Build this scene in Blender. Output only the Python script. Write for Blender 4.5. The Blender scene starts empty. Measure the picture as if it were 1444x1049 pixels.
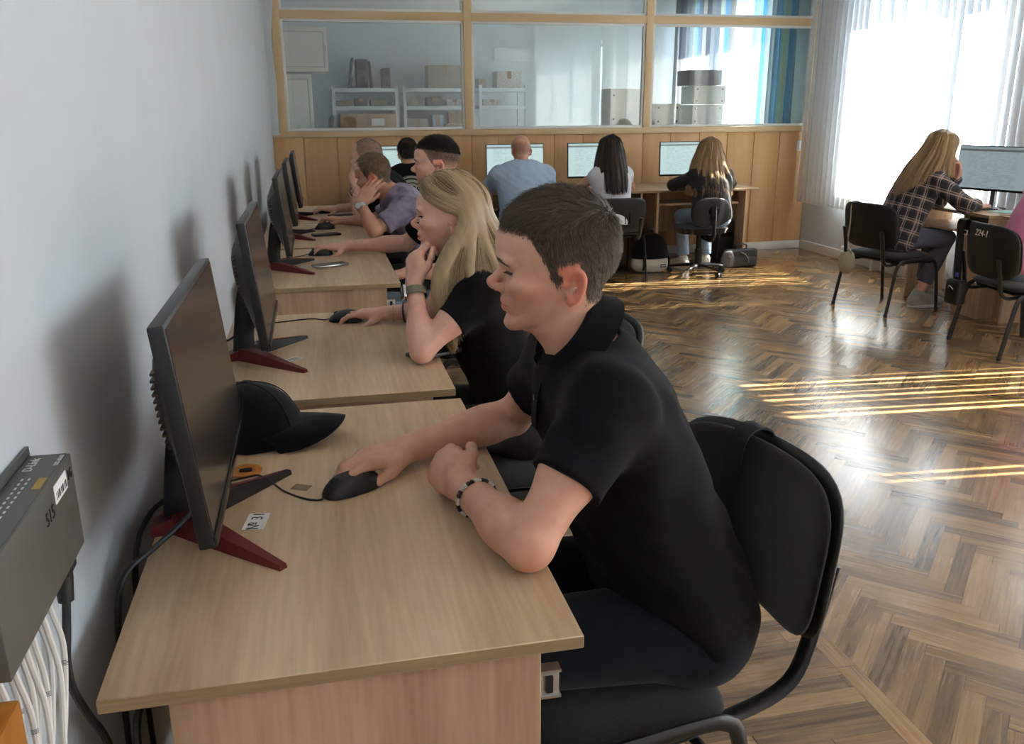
import bpy, bmesh, math, random
import numpy as np
from mathutils import Vector, Matrix
random.seed(7); np.random.seed(7)
SC = bpy.context.scene
COL = SC.collection
PI = math.pi

# ---------------------------------------------------------------- camera
CAM = Vector((-.288, 0.0, 1.378)); F_PX = 1233.6; YAW, PITCH, ROLL = .216, -.294, -.006
_fw = Vector((math.sin(YAW)*math.cos(PITCH), math.cos(YAW)*math.cos(PITCH), math.sin(PITCH)))
_rt = Vector((math.cos(YAW), -math.sin(YAW), 0)); _up = _rt.cross(_fw)
_R = math.cos(ROLL)*_rt + math.sin(ROLL)*_up; _U = -math.sin(ROLL)*_rt + math.cos(ROLL)*_up
cd = bpy.data.cameras.new('camera'); cam = bpy.data.objects.new('camera', cd); COL.objects.link(cam)
cd.sensor_width = 36; cd.lens = F_PX/1444*36; cd.clip_start = .02; cd.clip_end = 200
cam.matrix_world = Matrix(((_R.x,_U.x,-_fw.x,CAM.x),(_R.y,_U.y,-_fw.y,CAM.y),(_R.z,_U.z,-_fw.z,CAM.z),(0,0,0,1)))
SC.camera = cam

# ---------------------------------------------------------------- world, sun, window portals, exposure
W = bpy.data.worlds.new('sky'); SC.world = W; W.use_nodes = True
bg = W.node_tree.nodes['Background']; bg.inputs[0].default_value = (.72,.85,1,1); bg.inputs[1].default_value = 3.6
sd = bpy.data.lights.new('sun','SUN'); sun = bpy.data.objects.new('sun', sd); COL.objects.link(sun)
sd.energy = 26; sd.color = (1,.91,.76); sd.angle = .009
sun.rotation_euler = Vector((-1,.08,-.775)).to_track_quat('-Z','Y').to_euler(); sun.location = (12,0,9)
XW = 4.46                                # room face of the window wall
def portal(y0,y1,z0,z1):
    l = bpy.data.lights.new('window_daylight','AREA'); o = bpy.data.objects.new('window_daylight', l); COL.objects.link(o)
    l.shape = 'RECTANGLE'; l.size = z1-z0; l.size_y = y1-y0; l.cycles.is_portal = True
    o.location = (XW+.42,(y0+y1)/2,(z0+z1)/2); o.rotation_euler = (0,PI/2,0)
WINS = [(5.42,7.34),(2.2,4.75),(-2.4,1.5)]       # windows of the computer room (y ranges)
BACKWIN = [(8.75,11.05)]
WZ0, WZ1 = .62, 2.42
for a,b in WINS+BACKWIN: portal(a,b,WZ0,WZ1)
SC.view_settings.view_transform = 'Standard'; SC.view_settings.look = 'None'
SC.view_settings.gamma = 1; SC.view_settings.exposure = 1.5
SC.view_settings.use_curve_mapping = False
SC.cycles.max_bounces = 10; SC.cycles.diffuse_bounces = 6; SC.cycles.transparent_max_bounces = 16
SC.cycles.transmission_bounces = 8; SC.cycles.glossy_bounces = 4
SC.cycles.sample_clamp_indirect = 6; SC.cycles.caustics_reflective = False; SC.cycles.caustics_refractive = False

# ---------------------------------------------------------------- materials
def nodes(name):
    m = bpy.data.materials.new(name); m.use_nodes = True
    nt = m.node_tree; return m, nt, nt.nodes['Principled BSDF']
def N(nt, typ, **kw):
    n = nt.nodes.new(typ)
    for k, v in kw.items():
        if k.startswith('i_'):
            key = k[2:]; key = int(key) if key.isdigit() else key.replace('_',' ')
            n.inputs[key].default_value = v
        else: setattr(n, k, v)
    return n
def lk(nt, a, b): nt.links.new(a, b)
def c4(c): return (c[0],c[1],c[2],1)
def srgb(r,g,b):
    f = lambda v: (v/255/12.92) if v/255 <= .04045 else ((v/255+.055)/1.055)**2.4
    return (f(r),f(g),f(b))
def mat(name, col, rough=.5, metal=0, spec=.5, var=0, scale=20, bump=0, bscale=200, sheen=0, stretch=None, alpha=None):
    m, nt, p = nodes(name)
    p.inputs['Base Color'].default_value = c4(col); p.inputs['Roughness'].default_value = rough
    p.inputs['Metallic'].default_value = metal; p.inputs['Specular IOR Level'].default_value = spec
    if sheen: p.inputs['Sheen Weight'].default_value = sheen; p.inputs['Sheen Roughness'].default_value = .5
    tc = N(nt,'ShaderNodeTexCoord')
    src = tc.outputs['Object']
    if stretch:
        mp = N(nt,'ShaderNodeMapping'); mp.inputs['Scale'].default_value = stretch; lk(nt,src,mp.inputs[0]); src = mp.outputs[0]
    if var:
        n = N(nt,'ShaderNodeTexNoise', i_Scale=scale, i_Detail=4.0); lk(nt,src,n.inputs['Vector'])
        r = N(nt,'ShaderNodeValToRGB'); e = r.color_ramp.elements
        e[0].position=.3; e[1].position=.7
        e[0].color = c4([max(0,c*(1-var)) for c in col]); e[1].color = c4([min(1,c*(1+var)) for c in col])
        lk(nt,n.outputs['Fac'],r.inputs[0]); lk(nt,r.outputs[0],p.inputs['Base Color'])
    if bump:
        n2 = N(nt,'ShaderNodeTexNoise', i_Scale=bscale, i_Detail=3.0); lk(nt,src,n2.inputs['Vector'])
        b = N(nt,'ShaderNodeBump', i_Strength=bump, i_Distance=.002); lk(nt,n2.outputs['Fac'],b.inputs['Height']); lk(nt,b.outputs[0],p.inputs['Normal'])
    return m
def wood(name, light, dark, grain=(22,1.3,22), rough=.45, contrast=.5, rings=0.0, pores=.35):
    """laminate or veneer: long streaks along one object axis, a few cathedral waves and short pale cross flecks"""
    m, nt, p = nodes(name); p.inputs['Roughness'].default_value = rough; p.inputs['Specular IOR Level'].default_value = .35
    tc = N(nt,'ShaderNodeTexCoord')
    mp = N(nt,'ShaderNodeMapping'); mp.inputs['Scale'].default_value = grain; lk(nt,tc.outputs['Object'],mp.inputs[0])
    warp = N(nt,'ShaderNodeTexNoise', i_Scale=.35, i_Detail=2.0); lk(nt,mp.outputs[0],warp.inputs['Vector'])
    mx = N(nt,'ShaderNodeVectorMath', operation='MULTIPLY_ADD'); lk(nt,warp.outputs['Color'],mx.inputs[0]); mx.inputs[1].default_value=(3,3,3); lk(nt,mp.outputs[0],mx.inputs[2])
    n1 = N(nt,'ShaderNodeTexNoise', i_Scale=.55, i_Detail=5.0, i_Roughness=.6); lk(nt,mx.outputs[0],n1.inputs['Vector'])
    mp2 = N(nt,'ShaderNodeMapping'); mp2.inputs['Scale'].default_value = (grain[0]*7,grain[1]*7,grain[2]*7); lk(nt,tc.outputs['Object'],mp2.inputs[0])
    n2 = N(nt,'ShaderNodeTexNoise', i_Scale=1.0, i_Detail=3.0); lk(nt,mp2.outputs[0],n2.inputs['Vector'])
    ma = N(nt,'ShaderNodeMath', operation='MULTIPLY_ADD'); lk(nt,n2.outputs['Fac'],ma.inputs[0]); ma.inputs[1].default_value=pores; lk(nt,n1.outputs['Fac'],ma.inputs[2])
    if rings:
        wv = N(nt,'ShaderNodeTexWave', wave_type='RINGS', rings_direction='SPHERICAL', i_Scale=.5, i_Distortion=5.0, i_Detail=2.0); lk(nt,mp.outputs[0],wv.inputs['Vector'])
        ma2 = N(nt,'ShaderNodeMath', operation='MULTIPLY_ADD'); lk(nt,wv.outputs['Fac'],ma2.inputs[0]); ma2.inputs[1].default_value=rings; lk(nt,ma.outputs[0],ma2.inputs[2]); ma = ma2
    r = N(nt,'ShaderNodeValToRGB'); e = r.color_ramp.elements
    mid = .5+pores/2+rings/2
    e[0].position = mid-.5*contrast*.6; e[1].position = mid+.5*contrast*.6
    e[0].color = c4(dark); e[1].color = c4(light)
    lk(nt,ma.outputs[0],r.inputs[0]); lk(nt,r.outputs[0],p.inputs['Base Color'])
    b = N(nt,'ShaderNodeBump', i_Strength=.12, i_Distance=.001); lk(nt,n2.outputs['Fac'],b.inputs['Height']); lk(nt,b.outputs[0],p.inputs['Normal'])
    return m
def emis(name, col, strength=1.0, base=(.01,.01,.01)):
    m, nt, p = nodes(name); p.inputs['Base Color'].default_value=c4(base); p.inputs['Roughness'].default_value=.3
    p.inputs['Emission Color'].default_value=c4(col); p.inputs['Emission Strength'].default_value=strength
    return m
def glassmat(name, refl=.08, tint=(.93,.97,.96), rough=0.0):
    m, nt, p = nodes(name); nt.nodes.remove(p); out = nt.nodes['Material Output']
    t = N(nt,'ShaderNodeBsdfTransparent'); t.inputs[0].default_value = c4(tint)
    g = N(nt,'ShaderNodeBsdfGlossy'); g.inputs['Roughness'].default_value = rough
    lw = N(nt,'ShaderNodeLayerWeight', i_Blend=.5); pw = N(nt,'ShaderNodeMath', operation='POWER'); lk(nt,lw.outputs['Facing'],pw.inputs[0]); pw.inputs[1].default_value=4.5
    ad = N(nt,'ShaderNodeMath', operation='MULTIPLY_ADD', use_clamp=True); lk(nt,pw.outputs[0],ad.inputs[0]); ad.inputs[1].default_value=1-refl; ad.inputs[2].default_value=refl/2
    mx = N(nt,'ShaderNodeMixShader'); lk(nt,ad.outputs[0],mx.inputs[0]); lk(nt,t.outputs[0],mx.inputs[1]); lk(nt,g.outputs[0],mx.inputs[2]); lk(nt,mx.outputs[0],out.inputs[0])
    return m
def cloth_blind(name, col, trans, stripes=None):
    """thin fabric: diffuse on the front, lets daylight through; optional coloured vertical stripes along object Y"""
    m, nt, p = nodes(name); nt.nodes.remove(p); out = nt.nodes['Material Output']
    d = N(nt,'ShaderNodeBsdfDiffuse'); t = N(nt,'ShaderNodeBsdfTranslucent')
    d.inputs[0].default_value=c4(col); t.inputs[0].default_value=c4(col)
    if stripes:
        tc = N(nt,'ShaderNodeTexCoord'); sp = N(nt,'ShaderNodeSeparateXYZ'); lk(nt,tc.outputs['UV'],sp.inputs[0])
        r = N(nt,'ShaderNodeValToRGB'); r.color_ramp.interpolation='EASE'
        while len(r.color_ramp.elements) < len(stripes): r.color_ramp.elements.new(.5)
        for e,(pos,c) in zip(r.color_ramp.elements, stripes): e.position=pos; e.color=c4(c)
        fr = N(nt,'ShaderNodeMath', operation='FRACT'); lk(nt,sp.outputs[0],fr.inputs[0]); lk(nt,fr.outputs[0],r.inputs[0])
        lk(nt,r.outputs[0],d.inputs[0]); lk(nt,r.outputs[0],t.inputs[0])
    mx = N(nt,'ShaderNodeMixShader', i_Fac=trans); lk(nt,d.outputs[0],mx.inputs[1]); lk(nt,t.outputs[0],mx.inputs[2]); lk(nt,mx.outputs[0],out.inputs[0])
    return m

M = {}
M['plaster'] = mat('white_plaster', srgb(200,207,212), .75, spec=.2, var=.03, scale=3, bump=.25, bscale=40)
M['ceiling'] = mat('ceiling_paint', (.80,.80,.79), .9, spec=.1)
M['beech'] = wood('beech_veneer', srgb(226,186,138), srgb(204,158,108), grain=(9,9,.8), rough=.42, contrast=.9, pores=.2)
M['beech_trim'] = wood('beech_trim', srgb(228,204,164), srgb(210,178,132), grain=(1.5,9,9), rough=.45, contrast=.9, pores=.2)
M['white_trim'] = mat('white_trim', (.80,.80,.79), .45)
M['oak'] = wood('oak_laminate', srgb(220,192,156), srgb(180,150,116), grain=(17,1.1,17), rough=.42, contrast=.62, rings=.10, pores=.34)
M['oak_side'] = wood('oak_laminate_upright', srgb(210,180,148), srgb(170,138,108), grain=(15,15,1.2), rough=.45, contrast=.62, rings=.08, pores=.34)
M['oak_edge'] = wood('oak_edge_band', srgb(176,150,112), srgb(140,116,82), grain=(2,40,60), rough=.5, contrast=.7)
M['black_plastic'] = mat('black_plastic', (.012,.012,.013), .38, bump=.05, bscale=600)
M['black_gloss'] = mat('black_gloss_plastic', (.01,.01,.011), .18)
M['dark_metal'] = mat('black_painted_steel', (.014,.014,.015), .32)
M['red_metal'] = mat('dark_red_metal', srgb(112,32,34), .35, metal=.3)
M['dark_leg'] = mat('dark_grey_metal', (.035,.035,.037), .35, metal=.4)
M['screen_off'] = mat('dark_glossy_screen', (.028,.021,.018), .22, spec=.6)
M['fabric_black'] = mat('black_chair_fabric', (.016,.016,.015), .9, spec=.15, var=.35, scale=350, bump=.35, bscale=900, sheen=.25)
M['steel'] = mat('galvanised_steel', (.55,.55,.54), .3, metal=.9)
M['cable_white'] = mat('white_cable', (.72,.70,.66), .5)
M['cable_black'] = mat('black_cable', (.012,.012,.013), .45)
M['paper'] = mat('white_paper', (.82,.82,.82), .7)
M['ink'] = mat('black_ink', (.01,.01,.012), .6)
M['orange'] = mat('orange_plastic', srgb(190,120,45), .45)
M['switch_grey'] = mat('grey_steel_casing', srgb(98,98,92), .42, metal=.25, var=.06, scale=5)
M['silver'] = mat('silver_metal', (.62,.62,.63), .25, metal=1)
M['white_plastic'] = mat('white_plastic', (.75,.75,.74), .4)
M['yellow_label'] = mat('yellow_label', srgb(170,140,60), .5)
M['led_text'] = mat('white_print', (.62,.63,.62), .6)
M['cap_cloth'] = mat('black_cap_cloth', (.008,.008,.010), .92, spec=.1, bump=.3, bscale=700, sheen=.15)
M['card'] = mat('brown_cardboard', srgb(176,142,108), .8, var=.06, scale=6)
M['card_grey'] = mat('grey_cardboard', srgb(150,140,128), .8, var=.05, scale=6)
M['shelf_grey'] = mat('light_grey_shelving', srgb(205,212,216), .5)
M['cabinet_white'] = mat('white_cabinet', srgb(222,224,216), .5)
M['pc_dark'] = mat('dark_pc_case', (.05,.05,.055), .4)
M['canvas'] = mat('off_white_canvas', srgb(205,198,186), .85, bump=.2, bscale=500)
M['beige_leather'] = mat('beige_leather', srgb(178,166,140), .5, bump=.35, bscale=120)
M['black_leather'] = mat('black_leather', (.012,.011,.012), .32, bump=.2, bscale=200)
M['beige_tape'] = mat('beige_tape', srgb(150,122,92), .5)
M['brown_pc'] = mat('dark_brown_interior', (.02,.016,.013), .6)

# ---------------------------------------------------------------- mesh helpers
class MB:
    def __init__(s): s.bm = bmesh.new(); s.uv = None
    def box(s, x0,x1,y0,y1,z0,z1, bev=0, seg=2, mx=None, m=0):
        v = [s.bm.verts.new(c) for c in ((x0,y0,z0),(x1,y0,z0),(x1,y1,z0),(x0,y1,z0),(x0,y0,z1),(x1,y0,z1),(x1,y1,z1),(x0,y1,z1))]
        fs = [s.bm.faces.new([v[i] for i in q]) for q in ((3,2,1,0),(4,5,6,7),(0,1,5,4),(1,2,6,5),(2,3,7,6),(3,0,4,7))]
        for f in fs: f.material_index = m
        if bev:
            r = bmesh.ops.bevel(s.bm, geom=list({e for f in fs for e in f.edges}), offset=bev, segments=seg, profile=.5, affect='EDGES')
            v = list({w for f in r['faces'] for w in f.verts} | {w for w in v if w.is_valid})
            for f in r['faces']: f.material_index = m
        if mx: bmesh.ops.transform(s.bm, matrix=mx, verts=[w for w in v if w.is_valid])
        return v
    def tube(s, pts, r, n=8, cyc=False, m=0, flat=None, cap=True):
        """swept tube; r a number or a list; flat = (a, b) scales the section along its two axes"""
        pts = [Vector(p) for p in pts]; k = len(pts); rs = r if isinstance(r,(list,tuple)) else [r]*k
        fa, fb = flat or (1,1); rings = []; up = None
        for i in range(k):
            a = pts[i-1] if (i or cyc) else pts[0]; b = pts[(i+1)%k] if (i<k-1 or cyc) else pts[-1]
            t = (b-a).normalized()
            if up is None:
                up = Vector((0,0,1)) if abs(t.z) < .95 else Vector((0,1,0))
            sd_ = t.cross(up)
            if sd_.length < 1e-5: sd_ = t.orthogonal()
            sd_.normalize(); up = sd_.cross(t).normalized()
            rings.append([s.bm.verts.new(pts[i]+rs[i]*(fa*math.cos(2*PI*j/n)*sd_+fb*math.sin(2*PI*j/n)*up)) for j in range(n)])
        for i in range(k if cyc else k-1):
            A, B = rings[i], rings[(i+1)%k]
            for j in range(n):
                f = s.bm.faces.new((A[j],A[(j+1)%n],B[(j+1)%n],B[j])); f.material_index = m; f.smooth = True
        if cap and not cyc:
            f = s.bm.faces.new(rings[0][::-1]); f.material_index = m
            f = s.bm.faces.new(rings[-1]); f.material_index = m
        return s
    def lathe(s, prof, n=24, mx=None, m=0):
        rings = []; allv = []
        for (r,z) in prof:
            rings.append([s.bm.verts.new((r*math.cos(2*PI*j/n), r*math.sin(2*PI*j/n), z)) for j in range(n)]); allv += rings[-1]
        for A,B in zip(rings, rings[1:]):
            for j in range(n):
                f = s.bm.faces.new((A[j],A[(j+1)%n],B[(j+1)%n],B[j])); f.material_index = m; f.smooth = True
        for q in (rings[0][::-1], rings[-1]): s.bm.faces.new(q).material_index = m
        if mx: bmesh.ops.transform(s.bm, matrix=mx, verts=allv)
        return s
    def prism(s, poly, depth, mx=None, m=0, bev=0, seg=2):
        """polygon in local XY extruded along +Z"""
        a = [s.bm.verts.new((p[0],p[1],0)) for p in poly]; b = [s.bm.verts.new((p[0],p[1],depth)) for p in poly]
        n = len(poly); fs = [s.bm.faces.new(a[::-1]), s.bm.faces.new(b)]
        for j in range(n): fs.append(s.bm.faces.new((a[j],a[(j+1)%n],b[(j+1)%n],b[j])))
        for f in fs: f.material_index = m
        vv = a+b
        if bev:
            r = bmesh.ops.bevel(s.bm, geom=list({e for f in fs[:2] for e in f.edges}), offset=bev, segments=seg, profile=.5, affect='EDGES')
            vv = list({w for f in r['faces'] for w in f.verts} | {w for w in vv if w.is_valid})
            for f in r['faces']: f.material_index = m
        if mx: bmesh.ops.transform(s.bm, matrix=mx, verts=vv)
        return s
    def quad(s, a,b,c,d, m=0):
        f = s.bm.faces.new([s.bm.verts.new(p) for p in (a,b,c,d)]); f.material_index = m; return f
    def sheet(s, P, th=0, m=0):
        """grid of points P[i][j]; th > 0 gives it thickness along its normals"""
        ni, nj = len(P), len(P[0]); P = np.array([[tuple(q) for q in row] for row in P], float)
        layers = [P]
        if th:
            gu = np.gradient(P,axis=0); gv = np.gradient(P,axis=1); nn = np.cross(gu,gv); nn /= (np.linalg.norm(nn,axis=2,keepdims=True)+1e-12)
            layers = [P+nn*th/2, P-nn*th/2]
        V = [[[s.bm.verts.new(L[i,j]) for j in range(nj)] for i in range(ni)] for L in layers]
        def f4(*q):
            f = s.bm.faces.new(q); f.material_index=m; f.smooth=True
        for li,L in enumerate(V):
            for i in range(ni-1):
                for j in range(nj-1):
                    q = (L[i][j],L[i+1][j],L[i+1][j+1],L[i][j+1]); f4(*(q if li==0 else q[::-1]))
        if th:
            A,B = V
            for i in range(ni-1):
                f4(A[i+1][0],A[i][0],B[i][0],B[i+1][0]); f4(A[i][nj-1],A[i+1][nj-1],B[i+1][nj-1],B[i][nj-1])
            for j in range(nj-1):
                f4(A[0][j],A[0][j+1],B[0][j+1],B[0][j]); f4(A[ni-1][j+1],A[ni-1][j],B[ni-1][j],B[ni-1][j+1])
        return s
    def build(s, name, m, parent=None, angle=40, loc=None):
        me = bpy.data.meshes.new(name); bmesh.ops.recalc_face_normals(s.bm, faces=s.bm.faces)
        s.bm.to_mesh(me); s.bm.free()
        for q in (m if isinstance(m,(list,tuple)) else [m]): me.materials.append(q)
        me.polygons.foreach_set('use_smooth',[True]*len(me.polygons))
        me.set_sharp_from_angle(angle=math.radians(angle))
        o = bpy.data.objects.new(name, me); COL.objects.link(o)
        if parent: o.parent = parent
        if loc: o.location = loc
        return o
def tag(o, label, cat, group=None, kind=None):
    if label: o['label'] = label
    if cat: o['category'] = cat
    if group: o['group'] = group
    if kind: o['kind'] = kind
    return o
def thing(name, label, cat, loc=(0,0,0), rz=0, group=None):
    o = bpy.data.objects.new(name, None); COL.objects.link(o); o.empty_display_size = .1
    o.location = loc; o.rotation_euler = (0,0,rz)
    return tag(o, label, cat, group)
def struct(o): o['kind'] = 'structure'; return o
def dup(root, loc, rz=0, label=None, group=None):
    r = root.copy(); COL.objects.link(r); r.location = loc; r.rotation_euler = (0,0,rz)
    if label: r['label'] = label
    if group: r['group'] = group
    for ch in list(root.children):
        c = ch.copy(); COL.objects.link(c); c.parent = r
        for g in list(ch.children):
            d = g.copy(); COL.objects.link(d); d.parent = c
    return r
def spline(pts, n=8):
    """Catmull-Rom through pts"""
    P = [np.array(p,float) for p in pts]; P = [2*P[0]-P[1]]+P+[2*P[-1]-P[-2]]; out = []
    for i in range(1,len(P)-2):
        for k in range(n):
            t = k/n; a,b,c,d = P[i-1],P[i],P[i+1],P[i+2]
            out.append(.5*((2*b)+(-a+c)*t+(2*a-5*b+4*c-d)*t*t+(-a+3*b-3*c+d)*t**3))
    out.append(P[-2]); return [tuple(q) for q in out]
def textmesh(body, size, m, name, parent, mx, extrude=.0004, align='CENTER'):
    cu = bpy.data.curves.new(name,'FONT'); cu.body = body; cu.size = size; cu.extrude = extrude; cu.align_x = align; cu.align_y='CENTER'
    t = bpy.data.objects.new(name+'_tmp', cu); COL.objects.link(t)
    me = bpy.data.meshes.new_from_object(t.evaluated_get(bpy.context.evaluated_depsgraph_get()))
    bpy.data.objects.remove(t); bpy.data.curves.remove(cu)
    me.name = name; me.materials.clear(); me.materials.append(m); me.transform(mx)
    o = bpy.data.objects.new(name, me); COL.objects.link(o)
    if parent: o.parent = parent
    return o
# ================================================================ the room
YP = 8.02            # partition plane
XL0 = -.615          # left wall
YB = -2.8            # wall behind the camera
ZC = 3.15
def wallbox(name, *a, m=None):
    b = MB(); b.box(*a); return struct(b.build(name, m or M['plaster']))

# ---- parquet: one mesh, every strip a face with its own UV and random tint
def parquet():
    bm = bmesh.new(); uvl = bm.loops.layers.uv.new('UVMap'); cl = bm.loops.layers.float_color.new('strip')
    def strip(poly, ax):
        vs = [bm.verts.new((p[0],p[1],0)) for p in poly]; f = bm.faces.new(vs)
        if f.normal.z == 0: f.normal_update()
        if f.normal.z < 0: f.normal_flip()
        c = (random.random(), random.random(), random.random(), 1); o = (random.random()*50, random.random()*50)
        for l in f.loops:
            x,y = l.vert.co.x, l.vert.co.y
            u = x*ax[0]+y*ax[1]; v = -x*ax[1]+y*ax[0]
            l[uvl].uv = (u+o[0], v+o[1]); l[cl] = c
    def clip(poly, x0,x1,y0,y1):
        for (k,lim,sgn) in ((0,x0,1),(0,x1,-1),(1,y0,1),(1,y1,-1)):
            out = []
            for i in range(len(poly)):
                a,b = poly[i], poly[(i+1)%len(poly)]; da=(a[k]-lim)*sgn; db=(b[k]-lim)*sgn
                if da>=0: out.append(a)
                if da*db<0:
                    t=da/(da-db); out.append((a[0]+t*(b[0]-a[0]),a[1]+t*(b[1]-a[1])))
            poly = out
            if len(poly)<3: return None
        return poly
    w, L = .052, .364; XA, XB, XC = .93, .985, 4.15
    # border laid across, beside the desks and along the window wall
    for (xa,xb) in ((XL0-.02,XA),(XC+.055,XW+.02)):
        y = YB; k = 0
        while y < YP:
            x = xa - random.random()*.5
            while x < xb:
                p = clip([(x,y),(x+.55,y),(x+.55,y+w),(x,y+w)],xa,xb,YB,YP)
                if p: strip(p,(1,0))
                x += .55
            y += w
    for xa in (XA,XC):
        y = YB
        while y < YP:
            p = clip([(xa,y),(xa+.055,y),(xa+.055,y+.9),(xa,y+.9)],xa,xa+.055,YB,YP); strip(p,(0,1)); y += .9
    # herringbone field at 45 degrees
    s2 = math.sqrt(.5)
    def rot(p): return (p[0]*s2-p[1]*s2, p[0]*s2+p[1]*s2)
    # lattice of the herringbone: (w, w) steps plus (L, -L) steps
    for a in range(-220, 260):
        for b in range(-24, 24):
            u = a*w + b*L; v = a*w - b*L
            for rect, ax in (([(u,v),(u+L,v),(u+L,v+w),(u,v+w)],(1,0)), ([(u,v+w),(u+w,v+w),(u+w,v+w+L),(u,v+w+L)],(0,1))):
                q = [rot((p[0]-3,p[1])) for p in rect]
                cx = sum(p[0] for p in q)/4; cy = sum(p[1] for p in q)/4
                if not (XB-.3<cx<XC+.3 and YB-.3<cy<YP+.3): continue
                p = clip(q,XB,XC,YB,YP)
                if p: strip(p, (s2,s2) if ax==(1,0) else (-s2,s2))
    me = bpy.data.meshes.new('floor'); bm.to_mesh(me); bm.free()
    m, nt, p = nodes('worn_oak_parquet')
    uv = N(nt,'ShaderNodeUVMap'); at = N(nt,'ShaderNodeAttribute', attribute_name='strip'); tc = N(nt,'ShaderNodeTexCoord')
    mp = N(nt,'ShaderNodeMapping'); mp.inputs['Scale'].default_value=(3,60,1); lk(nt,uv.outputs[0],mp.inputs[0])
    g1 = N(nt,'ShaderNodeTexNoise', i_Scale=1.0, i_Detail=6.0, i_Roughness=.65, i_Distortion=1.2); lk(nt,mp.outputs[0],g1.inputs['Vector'])
    sep = N(nt,'ShaderNodeSeparateColor'); lk(nt,at.outputs['Color'],sep.inputs[0])
    t = N(nt,'ShaderNodeMath', operation='MULTIPLY_ADD'); lk(nt,g1.outputs['Fac'],t.inputs[0]); t.inputs[1].default_value=.9
    t0 = N(nt,'ShaderNodeMath', operation='MULTIPLY_ADD'); lk(nt,sep.outputs[0],t0.inputs[0]); t0.inputs[1].default_value=.45; t0.inputs[2].default_value=-.22; lk(nt,t0.outputs[0],t.inputs[2])
    r = N(nt,'ShaderNodeValToRGB'); e = r.color_ramp.elements
    e[0].position=.15; e[0].color=c4(srgb(88,68,46)); e[1].position=.85; e[1].color=c4(srgb(192,154,106))
    k = e.new(.5); k.color=c4(srgb(152,118,78)); lk(nt,t.outputs[0],r.inputs[0])
    # grey worn stains along the grain
    st = N(nt,'ShaderNodeMapping'); st.inputs['Scale'].default_value=(7,14,1); lk(nt,uv.outputs[0],st.inputs[0])
    sn = N(nt,'ShaderNodeTexNoise', i_Scale=1.0, i_Detail=4.0); lk(nt,st.outputs[0],sn.inputs['Vector'])
    big = N(nt,'ShaderNodeTexNoise', i_Scale=1.3, i_Detail=3.0); lk(nt,tc.outputs['Object'],big.inputs['Vector'])
    sm = N(nt,'ShaderNodeMath', operation='MULTIPLY'); lk(nt,sn.outputs['Fac'],sm.inputs[0]); lk(nt,big.outputs['Fac'],sm.inputs[1])
    sr = N(nt,'ShaderNodeValToRGB'); sr.color_ramp.elements[0].position=.27; sr.color_ramp.elements[1].position=.42; lk(nt,sm.outputs[0],sr.inputs[0])
    sf = N(nt,'ShaderNodeMath', operation='MULTIPLY'); lk(nt,sr.outputs[0],sf.inputs[0]); sf.inputs[1].default_value=.5
    mx = N(nt,'ShaderNodeMix', data_type='RGBA'); lk(nt,sf.outputs[0],mx.inputs['Factor']); lk(nt,r.outputs[0],mx.inputs['A']); mx.inputs['B'].default_value=c4(srgb(70,60,52))
    lk(nt,mx.outputs['Result'],p.inputs['Base Color'])
    rr = N(nt,'ShaderNodeMath', operation='MULTIPLY_ADD'); lk(nt,big.outputs['Fac'],rr.inputs[0]); rr.inputs[1].default_value=.22; rr.inputs[2].default_value=.10
    r2 = N(nt,'ShaderNodeMath', operation='MULTIPLY_ADD'); lk(nt,g1.outputs['Fac'],r2.inputs[0]); r2.inputs[1].default_value=.10; lk(nt,rr.outputs[0],r2.inputs[2])
    lk(nt,r2.outputs[0],p.inputs['Roughness'])
    p.inputs['Specular IOR Level'].default_value=.5; p.inputs['Coat Weight'].default_value=.35; p.inputs['Coat Roughness'].default_value=.16
    # open joints between strips, and each strip slightly tilted
    bp = N(nt,'ShaderNodeBump', i_Strength=.25, i_Distance=.0015); lk(nt,t.outputs[0],bp.inputs['Height'])
    lk(nt,bp.outputs[0],p.inputs['Normal'])
    me.materials.append(m)
    # joints: shrink every strip a hair and lay it over a dark sub-floor
    o = bpy.data.objects.new('floor', me); COL.objects.link(o); struct(o)
    bm = bmesh.new(); bm.from_mesh(me)
    for f in bm.faces:
        c = f.calc_center_median()
        for v in f.verts:
            d = c - v.co; v.co += d.normalized()*min(.0011, d.length*.2)
            v.co.z += random.uniform(-.0004,.0004)
    bm.to_mesh(me); bm.free()
parquet()
b = MB(); b.box(XL0-.2,XW+.2,YB-.2,YP+3.4,-.06,-.002); struct(b.build('floor_base', mat('dark_joint',(.02,.014,.009),.8)))
b = MB(); b.box(XL0-.2,XW+.2,YP+.02,YP+3.3,-.0015,.0); struct(b.build('floor_back_room', mat('grey_linoleum',(.35,.34,.32),.5)))

wallbox('wall_left', XL0-.2, XL0, YB-.2, YP+3.3, 0, ZC)
wallbox('wall_back', XL0-.2, XW+.5, YB-.2, YB, 0, ZC)
wallbox('wall_front', XL0-.2, XW+.5, YP+3.2, YP+3.4, 0, ZC)
wallbox('ceiling', XL0-.2, XW+.5, YB-.2, YP+3.4, ZC, ZC+.1, m=M['ceiling'])
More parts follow.
